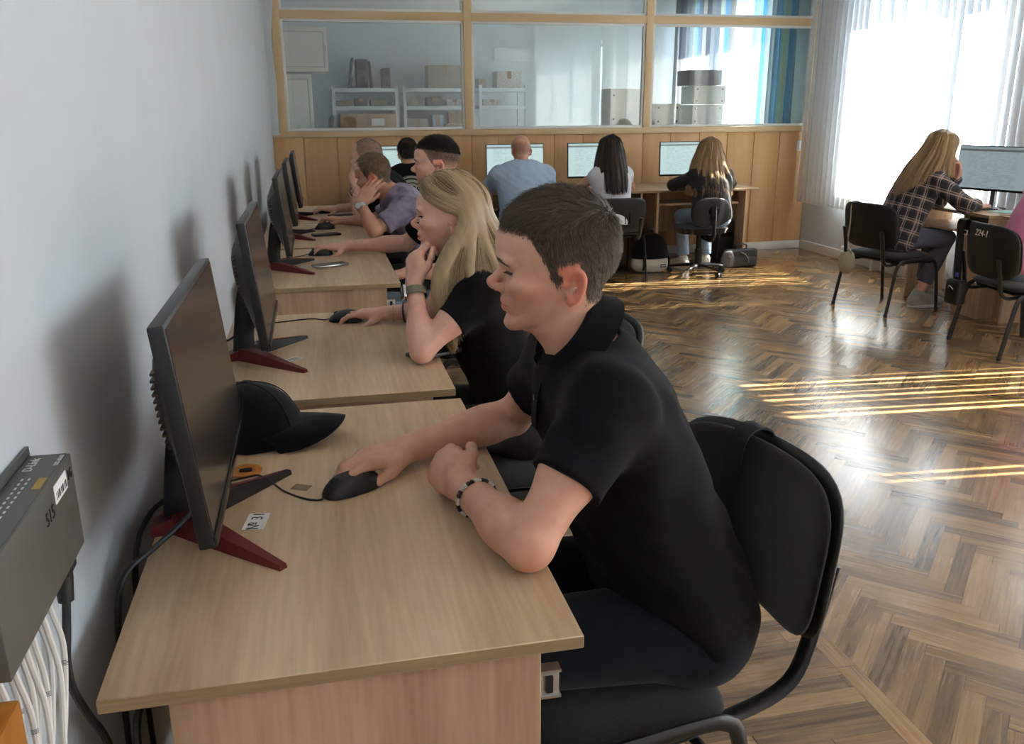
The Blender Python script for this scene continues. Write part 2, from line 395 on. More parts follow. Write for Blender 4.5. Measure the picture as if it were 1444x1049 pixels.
# window wall, pierced: piers, parapet below the sills, lintel above
b = MB(); T = .45
b.box(XW,XW+T,YB-.2,YP+3.4,0,WZ0); b.box(XW,XW+T,YB-.2,YP+3.4,WZ1,ZC)
ys = sorted(WINS+BACKWIN); edges = [YB-.2]+[q for w in ys for q in w]+[YP+3.4]
for i in range(0,len(edges),2): b.box(XW,XW+T,edges[i],edges[i+1],WZ0,WZ1)
struct(b.build('wall_right', M['plaster']))
gm = glassmat('window_glass', .06, (.97,.99,1))
for i,(y0,y1) in enumerate(WINS+BACKWIN):
    b = MB(); x = XW+.30; t = .05
    k = {0:[5.925],1:[3.05,3.9],2:[-1.1,.2],3:[9.9]}[i]
    for (a,c) in ((y0,y0+t),(y1-t,y1)): b.box(x-.03,x+.03,a,c,WZ0,WZ1)
    for q in k: b.box(x-.03,x+.03,q-.07,q+.07,WZ0,WZ1)
    b.box(x-.03,x+.03,y0,y1,WZ0,WZ0+t); b.box(x-.03,x+.03,y0,y1,WZ1-t,WZ1)
    w = struct(b.build('window_%d'%(i+1), M['white_trim']))
    g = MB(); g.box(x-.003,x+.003,y0+t,y1-t,WZ0+t,WZ1-t); g.build('pane', gm, w)
    s_ = MB(); s_.box(XW-.02,XW+.28,y0+.002,y1-.002,WZ0-.0,WZ0+.03,bev=.006); s_.build('window_sill', M['white_trim'], w)
# baseboards
b = MB(); b.box(XW-.016,XW,YB,YP,0,.085,bev=.004); struct(b.build('baseboard_right', M['white_trim']))
b = MB(); b.box(XL0,XL0+.012,YB,YP,0,.07); struct(b.build('baseboard_left', M['white_trim']))
b = MB(); b.box(XL0,XW,YP-.018,YP,0,.075,bev=.004); struct(b.build('baseboard_front', M['white_trim']))

# ---- partition: beech boards below, glazing above
ZS, ZR = 1.19, 2.126
b = MB(); bx = [XL0,-.363,-.075,.157,.479,.80,1.113,1.36,1.591,1.884,2.155,2.45,2.743,3.019,3.31,3.598,3.878,4.148,XW]
for a,c in zip(bx,bx[1:]):
    b.box(a+.003,c-.003,YP,YP+.03,.06,ZS-.05,bev=.003)
b.box(XL0,XW,YP+.01,YP+.05,.0,ZS-.05)
struct(b.build('wall_partition', M['beech']))
b = MB()
posts = [(-.52,.035),(1.09,.034),(2.765,.034),(4.43,.03)]
for x,h in posts: b.box(x-h,x+h,YP-.02,YP+.06,ZS-.05,ZC,bev=.003)
struct(b.build('trim_1', wood('beech_post', srgb(228,204,164), srgb(210,178,132), grain=(9,9,1.2), contrast=.9, pores=.2)))
b = MB(); b.box(XL0,XW,YP-.025,YP+.06,ZS-.052,ZS-.002,bev=.004); b.box(XL0,XW,YP-.018,YP+.058,ZR-.032,ZR+.032,bev=.003)
struct(b.build('trim_2', M['beech_trim']))
b = MB(); t = .022
for (x0,h0),(x1,h1) in zip(posts,posts[1:]):
    a,c = x0+h0,x1-h1
    for z0,z1 in ((ZS,ZR-.032),(ZR+.032,ZC)):
        for q in ((a,a+t,z0,z1),(c-t,c,z0,z1),(a+t,c-t,z0,z0+t),(a+t,c-t,z1-t,z1)):
            b.box(q[0],q[1],YP-.006,YP+.03,q[2],q[3],bev=.002)
struct(b.build('trim_3', M['white_trim']))
pg = glassmat('partition_glass', .15, (.97,.985,.98))
n = 5
for (x0,h0),(x1,h1) in zip(posts,posts[1:]):
    for z0,z1 in ((ZS,ZR-.03),(ZR+.03,ZC)):
        b = MB(); b.box(x0+h0+.004,x1-h1-.004,YP+.012,YP+.017,z0+.004,z1-.004); struct(b.build('window_%d'%n, pg)); n += 1
# white corner pier where the plaster laps over the partition's left end
b = MB(); P = []
for i,z in enumerate(np.linspace(ZS-.03,ZC,26)):
    w = .075+.012*math.sin(z*9)+.02*math.sin(z*3.1)-.03*(z-ZS)/2
    P.append([(XL0-.01,YP-.03,z),(XL0+w,YP-.03,z),(XL0+w+.012,YP+.0,z)])
b.sheet(P,.004); struct(b.build('trim_4', M['plaster']))

# ---- vertical blinds on the window wall
blindm = cloth_blind('white_blind_fabric', (.86,.88,.90), .09)
def blind(y0,y1,z0,z1,label,gaps=(),open_=(), pitch=.083, x=XW-.11):
    t = thing('vertical_blind', label, 'window blind', (x,(y0+y1)/2,z0), 0, 'vertical blinds on the window wall')
    b = MB(); cy = (y0+y1)/2; y = y0; k = 0; ch = []
    while y < y1-.02:
        half = .0465; ang = .13+.04*math.sin(k*1.7)+random.uniform(-.03,.03)
        yc = y+pitch/2; sh = 0
        for g,wd in gaps:
            if abs(g-yc) < pitch/2: ang = wd
        if any(a<=yc<=c for a,c in open_): ang = 1.35
        P = []
        for s_ in np.linspace(-1,1,5):
            bow = .004*(1-s_*s_)
            dx = math.sin(ang)*half*s_+bow; dy = math.cos(ang)*half*s_
            P.append([(dx, yc-cy+dy, z-z0) for z in (z0,z0+.03,(z0+z1)/2,z1)])
        b.sheet(P); ch.append((math.sin(ang)*half, yc-cy)); y += pitch; k += 1
    o = b.build('slats', blindm, t)
    b = MB(); b.box(-.02,.02,y0-cy,y1-cy,z1-z0,z1-z0+.04,bev=.004); b.build('head_rail', M['white_plastic'], t)
    b = MB(); b.tube([(.0,q[1],.012+.006*(i%2)) for i,q in enumerate(ch)],.0022,5); b.build('bottom_chain', M['white_plastic'], t)
    return t
blind(4.98,7.95,.47,2.95,'wide closed white vertical blind in the far corner, behind the plaid-shirted girl',
      gaps=[(5.6,.85),(6.24,1.0),(6.40,1.05),(6.49,.95),(6.66,1.05),(6.83,.9),(7.0,.85)])
blind(1.9,4.9,.47,2.95,'white vertical blind along the middle windows, beside the nearer desks on the right',
      gaps=[(2.56,1.0),(3.19,.9),(3.31,1.1),(3.40,.95),(3.56,1.0),(3.66,1.05),(3.78,.85)])
blind(-2.6,1.6,.47,2.95,'white vertical blind turned open at the windows near the back of the room', open_=[(-2.6,1.6)])
# radiator below the far blind
def radiator(y0,y1,label):
    t = thing('radiator', label, 'radiator', (XW-.07,(y0+y1)/2,.1))
    b = MB(); n = int((y1-y0)/.06)
    for i in range(n):
        y = y0-(y0+y1)/2+i*.06; b.box(-.045,.045,y,y+.05,.0,.36,bev=.012)
    b.tube([(0,-(y1-y0)/2,.03),(0,(y1-y0)/2,.03)],.016,8); b.tube([(0,-(y1-y0)/2,.33),(0,(y1-y0)/2,.33)],.016,8)
    b.tube([(0,(y1-y0)/2,.03),(.0,(y1-y0)/2+.12,.03),(.05,(y1-y0)/2+.16,.03)],.012,8)
    b.build('radiator_body', M['white_trim'], t)
    for y in (-.3,.27):
        b = MB(); b.box(-.02,.05,y,y+.03,-.1,.02); b.build('bracket', M['white_trim'], t)
radiator(5.75,7.05,'white cast radiator under the window behind the girl in plaid')
# light switch
t = thing('light_switch','small white light switch at the right end of the wood-panelled partition','light switch',(4.363,YP-.001,1.0))
b = MB(); b.box(-.03,.03,-.012,0,-.05,.05,bev=.004); b.build('plate', M['white_plastic'], t)
b = MB(); b.box(-.018,.018,-.018,-.011,-.028,.028,bev=.003); b.build('rocker', M['white_plastic'], t)
# ================================================================ desks along the left wall
def side_mat(o, idx=1):
    """edge banding: upright faces of a board take material idx"""
    for f in o.data.polygons:
        if abs(f.normal.z) < .7: f.material_index = idx
DW, DL, DH = .565, .93, .75
def left_desk(y, label, L=DL):
    t = thing('computer_desk', label, 'desk', (-DW/2, y+L/2, 0), 0, 'oak desks along the left wall')
    hx, hy = DW/2, L/2
    b = MB(); b.box(-hx,hx,-hy,hy,DH-.018,DH,bev=.0012,seg=1); o = b.build('tabletop',[M['oak'],M['oak_edge']],t); side_mat(o)
    for s in (-1,1):
        b = MB(); y0 = s*(hy-.012); b.box(-hx+.072,hx-.052,min(y0,y0-s*.018),max(y0,y0-s*.018),0,DH-.018,bev=.001,seg=1)
        o = b.build('side_panel',M['oak_side'],t)
        if s == -1:
            for z in (.655,.12):
                c = MB(); c.lathe([(.0,0),(.0052,0),(.0052,.0015),(.003,.0025),(.002,.0012),(0,.001)],14,Matrix.Translation((-hx+.086,y0-.0002,z))@Matrix.Rotation(PI/2,4,'X')); c.build('screw',M['silver'],o)
    b = MB(); b.box(-hx+.10,-hx+.118,-hy+.03,hy-.03,.32,DH-.018,bev=.001,seg=1); b.build('back_panel',M['oak_side'],t)
    b = MB(); b.box(-hx+.2,hx-.07,-hy+.05,hy-.05,.625,.641,bev=.001,seg=1); b.build('keyboard_shelf',M['oak_side'],t)
    for s in (-1,1):
        b = MB(); yy = s*(hy-.04)
        b.box(-.05,hx-.022,yy-.006,yy+.006,.642,.682,bev=.001); b.box(-.05,hx-.020,yy-.009,yy+.009,.679,.683); b.box(-.05,hx-.020,yy-.009,yy+.009,.641,.645)
        o = b.build('drawer_runner',M['steel'],t)
        c = MB(); c.box(hx-.040,hx-.031,yy-.010,yy-.0055,.650,.674); c.build('runner_catch',M['black_plastic'],o)
    return t
DY = [.903,1.928,3.253,4.225,5.175]
left_desk(DY[0],'nearest light oak desk, under the young man in the black polo shirt',.953)
left_desk(DY[1],'light oak desk under the elbow of the long-haired blonde woman in black',.88)
left_desk(DY[2],'light oak desk with a grey phone lying on it, third from the camera')
left_desk(DY[3],'light oak desk under the elbow of the man in the grey patterned shirt')
left_desk(DY[4],'farthest light oak desk of the left row, by the tattooed man')
# ================================================================ monitors
MW, MH = .508, .300
def panel_parts(t, off, mw=MW, mh=MH, zb=.083, tilt=.10, screen=None, px=0, bulge=True):
    R = Matrix.Translation((px,0,zb))@Matrix.Rotation(-tilt,4,'Y')
    b = MB(); b.box(-.014,.006,-mw/2,mw/2,0,mh,bev=.003,mx=R); b.build('bezel',M['black_plastic'],t)
    b = MB(); b.box(.0055,.0068,-mw/2+.006,mw/2-.006,.016,mh-.006,mx=R); b.build('screen',screen or M['screen_off'],t)
    b = MB(); b.box(.0055,.010,-mw/2+.002,mw/2-.002,.001,.0155,bev=.002,mx=R); b.build('chin_strip',M['black_gloss'],t)
    if bulge:
        P = []
        for u in np.linspace(-1,1,17):
            row = []
            for v in np.linspace(-1,1,13):
                d = .034*max(0,1-abs(u)**2.6)*max(0,1-abs(v)**3)**.8 + .016*math.exp(-((u/.55)**4+((v-.12)/.5)**4))
                row.append(tuple(R@Vector((-.013-d, u*(mw/2-.012), mh/2+v*(mh/2-.012)))))
            P.append(row)
        b = MB(); b.sheet(P); o = b.build('back_housing',M['black_plastic'],t)
        for s in (-1,1):
            b = MB()
            for k in range(14):
                z = mh*.5+(-.5+k/13)*mh*.42
                v_ = (z-mh/2)/(mh/2-.012); d_ = .0284*max(0,1-abs(v_)**3)**.8+.0081*math.exp(-((v_-.12)/.5)**4)+.0140; b.box(-d_,-.035,s*.25*mw-.016,s*.25*mw+.016,z-.0018,z+.0018,mx=R)
            b.build('vent_grille',mat_vent,o)
    return R
mat_vent = mat('bronze_vent', srgb(70,52,34), .5)
def left_monitor(y, label, x=-.452):
    t = thing('monitor', label, 'monitor', (x,y,DH), 0, 'monitors along the left wall')
    panel_parts(t, 0)
    # neck and V-shaped foot: near arm dark red, far arm dark grey with a red rim
    b = MB(); b.tube([(-.075,0,.012),(-.072,0,.06),(-.058,0,.16),(-.045,0,.21)],[.028,.026,.024,.022],10,flat=(1.0,.45)); b.build('neck',M['black_plastic'],t)
    b = MB(); b.tube([(-.06,0,.195),(-.018,0,.20)],.035,14); b.build('tilt_hinge',M['black_plastic'],t)
    for s,m_,nm in ((-1,M['red_metal'],'leg'),(1,M['dark_leg'],'leg')):
        tip = Vector((.083,s*.175,0)); root = Vector((-.075,s*.010,0)); d = (tip-root); nrm = Vector((-d.y,d.x,0)).normalized()
        b = MB(); V = []
        for k,(q,w,h) in enumerate(((0,.021,.030),(.25,.0185,.030),(.6,.014,.019),(1,.007,.008))):
            c = root+d*q; V.append([c-nrm*w, c+nrm*w, c+nrm*w*.75+Vector((0,0,h)), c-nrm*w*.75+Vector((0,0,h))])
        V = [[b.bm.verts.new(p) for p in r] for r in V]
        for A,B in zip(V,V[1:]):
            for j in range(4): b.bm.faces.new((A[j],A[(j+1)%4],B[(j+1)%4],B[j]))
        b.bm.faces.new(V[0][::-1]); b.bm.faces.new(V[-1])
        o = b.build(nm,m_,t,angle=25)
        if s == 1:
            c = MB(); c.tube([root+d*.2+nrm*.0+Vector((0,0,.032)),root+d*.6+Vector((0,0,.0205)),tip+Vector((-.01,-.01,.0095))],.0018,5); c.build('rim',M['red_metal'],o)
    b = MB(); V=[]
    for q,w,h in ((-.055,.022,.030),(-.085,.026,.026),(-.118,.030,.014)):
        V.append([(q,-w,0),(q,w,0),(q,w*.9,h),(q,-w*.9,h)])
    V = [[b.bm.verts.new(p) for p in r] for r in V]
    for A,B in zip(V,V[1:]):
        for j in range(4): b.bm.faces.new((A[j],A[(j+1)%4],B[(j+1)%4],B[j]))
    b.bm.faces.new(V[0][::-1]); b.bm.faces.new(V[-1]); b.build('rear_foot',M['red_metal'],t)
    return t
MY = [1.33,2.315,3.68,4.62,5.44]
left_monitor(MY[0],'black monitor on red V-shaped foot on the nearest desk, beside the network switch')
left_monitor(MY[1],'black monitor with its edge to us, in front of the blonde woman in black',-.425)
left_monitor(MY[2],'black monitor on the desk where the grey phone lies',-.400)
left_monitor(MY[3],'black monitor before the man resting his cheek on his hand',-.392)
left_monitor(MY[4],'farthest black monitor of the left row, against the wood panelling',-.375)
# monitors with lit screens: pale page, darker toolbar and faint text lines
def screen_mat(name, bright, tint):
    m, nt, p = nodes(name); tc = N(nt,'ShaderNodeTexCoord'); sp = N(nt,'ShaderNodeSeparateXYZ'); lk(nt,tc.outputs['Generated'],sp.inputs[0])
    r = N(nt,'ShaderNodeValToRGB'); r.color_ramp.interpolation='CONSTANT'; e = r.color_ramp.elements
    e[0].position=0; e[0].color=c4(tint); e[1].position=.89; e[1].color=c4([c*.30 for c in tint]); q=e.new(.935); q.color=c4([c*.85 for c in tint]); lk(nt,sp.outputs[2],r.inputs[0])
    def mth(op,a_,b_=None):
        q = N(nt,'ShaderNodeMath', operation=op)
        for i,v in enumerate((a_,b_)):
            if v is None: continue
            if isinstance(v,(int,float)): q.inputs[i].default_value = v
            else: lk(nt,v,q.inputs[i])
        return q.outputs[0]
    rz_ = mth('MULTIPLY',sp.outputs[2],30.0); cy_ = mth('MULTIPLY',sp.outputs[1],22.0)
    cb = N(nt,'ShaderNodeCombineXYZ'); lk(nt,mth('FLOOR',rz_),cb.inputs[0]); lk(nt,mth('FLOOR',cy_),cb.inputs[1])
    wn = N(nt,'ShaderNodeTexWhiteNoise', noise_dimensions='2D'); lk(nt,cb.outputs[0],wn.inputs['Vector'])
    on = mth('MULTIPLY',mth('GREATER_THAN',wn.outputs['Value'],.45),mth('LESS_THAN',mth('FRACT',rz_),.42))
    on = mth('MULTIPLY',on,mth('MULTIPLY',mth('GREATER_THAN',sp.outputs[1],.12),mth('LESS_THAN',sp.outputs[1],.82)))
    r2 = N(nt,'ShaderNodeMix', data_type='RGBA'); lk(nt,on,r2.inputs['Factor']); r2.inputs['A'].default_value=(1,1,1,1); r2.inputs['B'].default_value=(.74,.78,.78,1)
    mx = N(nt,'ShaderNodeMix', data_type='RGBA', blend_type='MULTIPLY'); mx.inputs['Factor'].default_value=1; lk(nt,r.outputs[0],mx.inputs['A']); lk(nt,r2.outputs['Result'],mx.inputs['B'])
    p.inputs['Base Color'].default_value=(.02,.02,.02,1); p.inputs['Roughness'].default_value=.35
    lk(nt,mx.outputs['Result'],p.inputs['Emission Color']); p.inputs['Emission Strength'].default_value=bright
    return m
M['screen_on'] = screen_mat('lit_screen', .30, (.60,.80,.80))
M['screen_dim'] = screen_mat('dim_lit_screen', .17, (.52,.66,.70))
FH = .69
def desk_monitor(loc, rz, label, group, scr, zb=.085):
    t = thing('monitor', label, 'monitor', loc, rz, group)
    panel_parts(t, 0, zb=zb, tilt=.05, screen=scr)
    b = MB(); b.tube([(-.04,0,.008),(-.04,0,.13),(-.03,0,.2)],.022,10,flat=(1,.5)); b.build('neck',M['black_plastic'],t)
    b = MB(); b.lathe([(0,0),(.10,0),(.10,.006),(.03,.014),(0,.014)],24,Matrix.Translation((-.03,0,0))); b.build('base',M['black_plastic'],t)
    return t
for x,lab in ((.42,'lit monitor in front of the man whose black shirt has a print on its back'),(1.41,'lit monitor in front of the bald man in the light blue shirt'),
              (2.135,'lit monitor in front of the woman with long dark brown hair'),(2.99,'lit monitor in front of the blonde woman in the black jacket')):
    desk_monitor((x,7.56,FH),-PI/2,lab,'monitors on the desks at the partition',M['screen_on'])
# ================================================================ desks at the partition
FX = [(-.02,.86),(.86,1.72),(1.72,2.54),(2.54,3.50)]
FL = ['oak desk at the partition under the man with the printed black shirt','oak desk at the partition under the bald man in light blue',
      'oak desk at the partition under the dark-haired woman','oak desk at the right end of the partition, with a black computer tower below']
for i,((x0,x1),lab) in enumerate(zip(FX,FL)):
    t = thing('office_desk', lab, 'desk', ((x0+x1)/2,7.5,0), 0, 'desks along the partition'); h = (x1-x0)/2; y0,y1 = -.37,.42
    b = MB(); b.box(-h,h,y0,y1,FH-.018,FH,bev=.0012,seg=1); o = b.build('tabletop',[M['oak'],M['oak_edge']],t); side_mat(o)
    for s in (-1,1):
        e = .11 if (i==3 and s==1) else (.03 if not(i==2 and s==1) else .12)
        xx = s*(h-e); b = MB(); b.box(xx-.009,xx+.009,y0+.015,y1-.02,0,FH-.018,bev=.001,seg=1); b.build('side_panel',M['oak_side'],t)
    b = MB(); b.box(-h+.05,h-.13,y1-.12,y1-.102,.25,FH-.018); b.build('back_panel',M['oak_side'],t)
    b = MB(); b.box(-h+.06,h-.16,y0+.06,y0+.40,.555,.571); b.build('keyboard_shelf',M['oak_side'],t)
# ================================================================ desks by the window
def window_desk(y0,y1,x0,label,ped):
    t = thing('window_desk', label, 'desk', (4.2,(y0+y1)/2,0), 0, 'desks by the window'); h=(y1-y0)/2; a = x0-4.2
    b = MB(); b.box(a-.02,.10,-h-.01,h,FH-.02,FH,bev=.0012,seg=1); o = b.build('tabletop',[M['oak'],M['oak_edge']],t); side_mat(o)
    b = MB(); b.box(a,.09,-h,-h+.016,0,FH-.02,bev=.001,seg=1); b.build('side_panel',M['oak_side'],t)
    b = MB(); b.box(a,.09,h-.1,h-.084,0,FH-.02,bev=.001,seg=1); b.build('side_panel',M['oak_side'],t)
    b = MB(); b.box(a,a+.016,-h+.016,-h+ped,0,FH-.11,bev=.001,seg=1); b.build('pedestal_front',M['oak_side'],t)
    b = MB(); b.box(a,.09,-h+ped,-h+ped+.016,0,FH-.02,bev=.001,seg=1); b.build('pedestal_side',M['oak_side'],t)
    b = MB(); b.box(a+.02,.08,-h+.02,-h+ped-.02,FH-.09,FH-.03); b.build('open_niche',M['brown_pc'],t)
    b = MB(); b.box(a-.06,.08,-h+ped+.03,h-.12,.555,.571,bev=.001,seg=1); b.build('keyboard_shelf',M['oak_side'],t)
window_desk(4.91,5.76,3.97,'oak desk by the window under the monitor, used by the girl in plaid',.23)
window_desk(3.98,4.86,4.03,'oak desk by the window in front of the person in pink',.20)
desk_monitor((4.215,5.235,FH), PI+.38, 'lit monitor seen at an angle on the window desk', 'monitor at the window', M['screen_dim'], .118)
# ================================================================ visitor chairs
def pillow(b, w, h, th, n, fn, pw=8, rings=14, seg=64, dome=0, back=0, m=0):
    """closed cushion with a superellipse outline; fn maps (across, up, thickness) to a point"""
    V = {}
    def ring(r, side):
        out = []
        for k in range(seg):
            a = 2*PI*k/seg; c,s_ = math.cos(a),math.sin(a); q = (abs(c)**n+abs(s_)**n)**(-1/n)
            t = (th/2)*math.sqrt(max(0,1-r**pw)) + (dome if side>0 else back)*(1-r*r)*(1 if side>0 else -1)*side
            out.append(b.bm.verts.new(fn(c*q*r*w/2, s_*q*r*h/2, side*t)))
        return out
    rs = [math.sin(PI/2*k/rings) for k in range(1,rings+1)]
    F = [ring(r,1) for r in rs]; B = [ring(r,-1) for r in rs[:-1]]+[F[-1]]
    for side,L in ((1,F),(-1,B)):
        c = b.bm.verts.new(fn(0,0,side*th/2+(dome if side>0 else back)))
        for k in range(seg):
            q = (c,L[0][k],L[0][(k+1)%seg]); f = b.bm.faces.new(q if side>0 else q[::-1]); f.smooth=True; f.material_index=m
            for A,C in zip(L,L[1:]):
                q = (A[k],C[k],C[(k+1)%seg],A[(k+1)%seg]); f = b.bm.faces.new(q if side>0 else q[::-1]); f.smooth=True; f.material_index=m
    return b
def backmap(x0, z0, h, bow, lean, w):
    """panel facing +X: bowed round the sitter and leaning back"""
    return lambda u,v,t: (x0+t+bow*(u/(w/2))**2-lean*(v+h/2), u, z0+v+h/2)
def visitor_chair(loc, rz, label, cat='chair', shell='black_plastic', padded=True, group='black visitor chairs', seat_z=.410, fabric=None, bz=.51, bh=.275, bw=.455, lean=.14, bx=0, rail=-.045):
    t = thing('visitor_chair', label, cat, loc, rz, group); fab = M[fabric or 'fabric_black']
    sw, sd2 = .225, .205
    b = MB(); pillow(b, sd2*2, sw*2, .040, 5, lambda u,v,t: (u, v, seat_z-.022+t-.02*max(0,u/sd2-.5)**2*4), pw=6, dome=.012); b.build('seat',fab,t,angle=60)
    b = MB(); pillow(b, sd2*2-.02, sw*2-.02, .014, 5, lambda u,v,t: (u, v, seat_z-.047+t)); b.build('seat_pan',M['black_plastic'],t)
    if padded:
        b = MB(); pillow(b, bw, bh, .026, 4.2, backmap(-.225-bx,bz,bh,.05,lean,bw), pw=10, dome=.006); b.build('backrest',fab,t,angle=60)
        b = MB(); pillow(b, bw+.016, bh+.016, .022, 4.2, backmap(-.246-bx,bz-.008,bh+.016,.05,lean,bw), pw=12); b.build('back_shell',M[shell],t,angle=60)
    else:
        b = MB(); pillow(b, bw, bh, .016, 5, backmap(-.235,bz,bh,.05,lean,bw), pw=12); o = b.build('backrest',M[shell],t,angle=60)
        for k in range(5):
            c = MB(); y = -.075+k*.0375; c.box(-.262,-.240,y-.006,y+.006,bz+.07,bz+.20,bev=.004); c.build('vent_slot',M['black_gloss'],o)
    for s in (-1,1):
        # oval tube: front leg, bend, run under the seat, bend, rear leg (two legs per side)
        zt = seat_z+rail; y = s*.232
        mid = (0,y,zt)
        f_ = spline([(.0,y,zt),(.10,y,zt),(.155,y,zt-.008),(.185,y,zt-.05),(.205,y+s*.004,.2),(.232,y+s*.008,.004)],5)
        r_ = spline([(.0,y,zt),(-.10,y,zt),(-.155,y,zt-.008),(-.185,y,zt-.05),(-.21,y+s*.004,.2),(-.245,y+s*.008,.004)],5)
        for q in (f_,r_):
            b = MB(); b.tube(q,.0115,10,flat=(.75,1.25)); o = b.build('leg',M['dark_metal'],t)
            e = Vector(q[-1]); c = MB(); c.tube([e+Vector((0,0,-.004)),e+Vector((0,0,.02))],.0135,10); c.build('foot_cap',M['black_plastic'],o)
        yy = s*.165; zs_ = seat_z-.066
        b = MB(); b.tube(spline([(.05,yy,zs_),(-.12,yy,zs_-.004),(-.205,yy,zs_-.006),(-.245-bx*.75,yy,zs_+.03),(-.262-bx,yy,bz+.02),(-.285-bx,yy,bz+.12)],5),.0125,10,flat=(1.35,.75)); b.build('back_support',M['dark_metal'],t)
    for x in (.12,-.12):
        b = MB(); b.tube([(x,-.232,min(seat_z+rail,seat_z-.062)),(x,.232,min(seat_z+rail,seat_z-.062))],.009,8); b.build('cross_bar',M['dark_metal'],t)
    return t
CH = {}
CH['p1'] = visitor_chair((.112,1.296,0),PI+.165,'large black padded chair in front, under the young man in the black polo',bz=.50,bh=.285,bw=.47,bx=.122,seat_z=.435,rail=-.008)
CH['p2'] = visitor_chair((.30,2.36,0),PI,'black chair under the blonde woman in the black tee')
CH['p3'] = visitor_chair((.36,3.72,0),PI,'black chair under the man with the dark fade haircut')
CH['p4'] = visitor_chair((.33,4.68,0),PI,'black chair under the man in the grey patterned shirt')
CH['p5'] = visitor_chair((.33,5.5,0),PI,'black chair under the man with the tattooed arm')
CH['p6'] = visitor_chair((.42,6.86,0),PI/2,'black chair under the man in the printed black shirt',bz=.40,bh=.25)
CH['p7'] = visitor_chair((1.33,6.86,0),PI/2,'black chair under the bald man in light blue',bz=.40,bh=.25)
CH['p8'] = visitor_chair((2.09,6.98,0),PI/2,'black plastic-backed chair under the dark-haired woman',padded=False,bz=.40,bh=.28)
CH['p10'] = visitor_chair((3.61,5.385,0),.21,'black chair with a beige bag hanging on it, under the girl in plaid',bz=.45,bh=.29)
CH['p11'] = visitor_chair((3.66,4.23,0),-.11,'black chair with chalked numbers on its backrest, at the right edge',bz=.44,bh=.29)
# hand-lettered number and a small frame mark on the back of that chair
mk = mat('grey_white_paint',(.55,.53,.48),.7)
R90 = Matrix(((0,0,-1,0),(-1,0,0,0),(0,1,0,0),(0,0,0,1)))
def back_mark(body, size, y, z, nm):
    return textmesh(body, size, mk, nm, CH['p11'], Matrix.Translation((-.288-.14*(z-.44)+.012*(y/.15)**2+.005,y,z))@Matrix.Rotation(.14,4,'Y')@R90, .0012)
back_mark('224-1',.050,-.03,.685,'painted_number')
b = MB(); x = -.314
for q in ((.105,.155,.681,.684),(.105,.155,.658,.661),(.105,.108,.658,.684),(.152,.155,.658,.684)): b.box(x-.003,x+.003,*q)
b.build('painted_frame',mk,CH['p11'])
# strap hung over the main chair's backrest
def strap_over():
    c = CH['p1']; t = thing('bag_strap','black fabric strap slung over the top of the large front chair','strap',c.location,c.rotation_euler.z)
    P = []
    for k,(x,z) in enumerate(spline([(-.196,.58),(-.210,.68),(-.224,.765),(-.236,.795),(-.258,.806),(-.288,.797),(-.301,.76),(-.292,.69),(-.283,.62)],4)):
        P.append([(x-.122,y-.045,z) for y in np.linspace(-.023,.023,4)])
    b = MB(); b.sheet(P,.0025); b.build('webbing',mat('black_webbing',(.006,.006,.007),.85,bump=.4,bscale=900),t)
    b = MB(); b.box(-.415,-.408,-.07,-.02,.60,.63,bev=.002); b.build('buckle',M['black_plastic'],t)
strap_over()
# ================================================================ swivel chair under the blonde woman in the black jacket
def swivel(loc):
    t = thing('swivel_chair','dark swivel office chair on castors under the blonde woman in the black jacket','chair',loc,PI/2)
    b = MB(); pillow(b,.33,.235,.03,2.8,backmap(-.21,.43,.235,.035,.05,.33),dome=.006); b.build('backrest',mat('dark_brown_fabric',(.022,.016,.014),.85,bump=.3,bscale=700),t,angle=60)
    b = MB(); pillow(b,.325,.23,.014,2.8,backmap(-.232,.4325,.23,.035,.05,.33)); o = b.build('back_shell',M['black_plastic'],t,angle=60)
    b = MB(); b.tube([(-.245,0,.56),(-.285,0,.56)],[.042,.034],14); b.build('adjuster_knob',M['black_plastic'],o)
    b = MB(); b.tube(spline([(-.265,0,.60),(-.275,0,.48),(-.27,0,.36),(-.20,0,.33),(-.05,0,.335)],5),.024,10,flat=(1.2,.5)); b.build('back_support',M['black_plastic'],t)
    P=[]
    for u in np.linspace(-1,1,15):
        P.append([(u*math.sqrt(1-.4*v**6)*.19, v*math.sqrt(1-.4*u**6)*.20, .385+.012*(1-u**4)*(1-v**4)) for v in np.linspace(-1,1,15)])
    b = MB(); b.sheet(P,.05); b.build('seat',M['fabric_black'],t)
    b = MB(); b.tube([(0,0,.35),(0,0,.2)],.024,12); b.tube([(0,0,.22),(0,0,.07)],.032,12); b.build('gas_column',M['black_plastic'],t)
    for k in range(5):
        a = -1.57+k*2*PI/5+.1; e = (.235*math.cos(a),.235*math.sin(a))
        b = MB(); b.tube([(0,0,.085),(e[0]*.5,e[1]*.5,.078),(e[0],e[1],.062)],[.026,.020,.014],8,flat=(1,.7)); o = b.build('base_arm',M['black_plastic'],t)
        c = MB()
        for s in (-1,1):
            n_ = Vector((-math.sin(a),math.cos(a),0))*s*.012; p = Vector((e[0],e[1],.024))
            c.tube([p+n_*.5,p+n_*1.5],.023,12)
        c.tube([(e[0],e[1],.03),(e[0],e[1],.065)],.007,6)
        c.build('castor',M['white_plastic'] if k==3 else M['black_plastic'],o)
swivel((2.855,6.90,0))
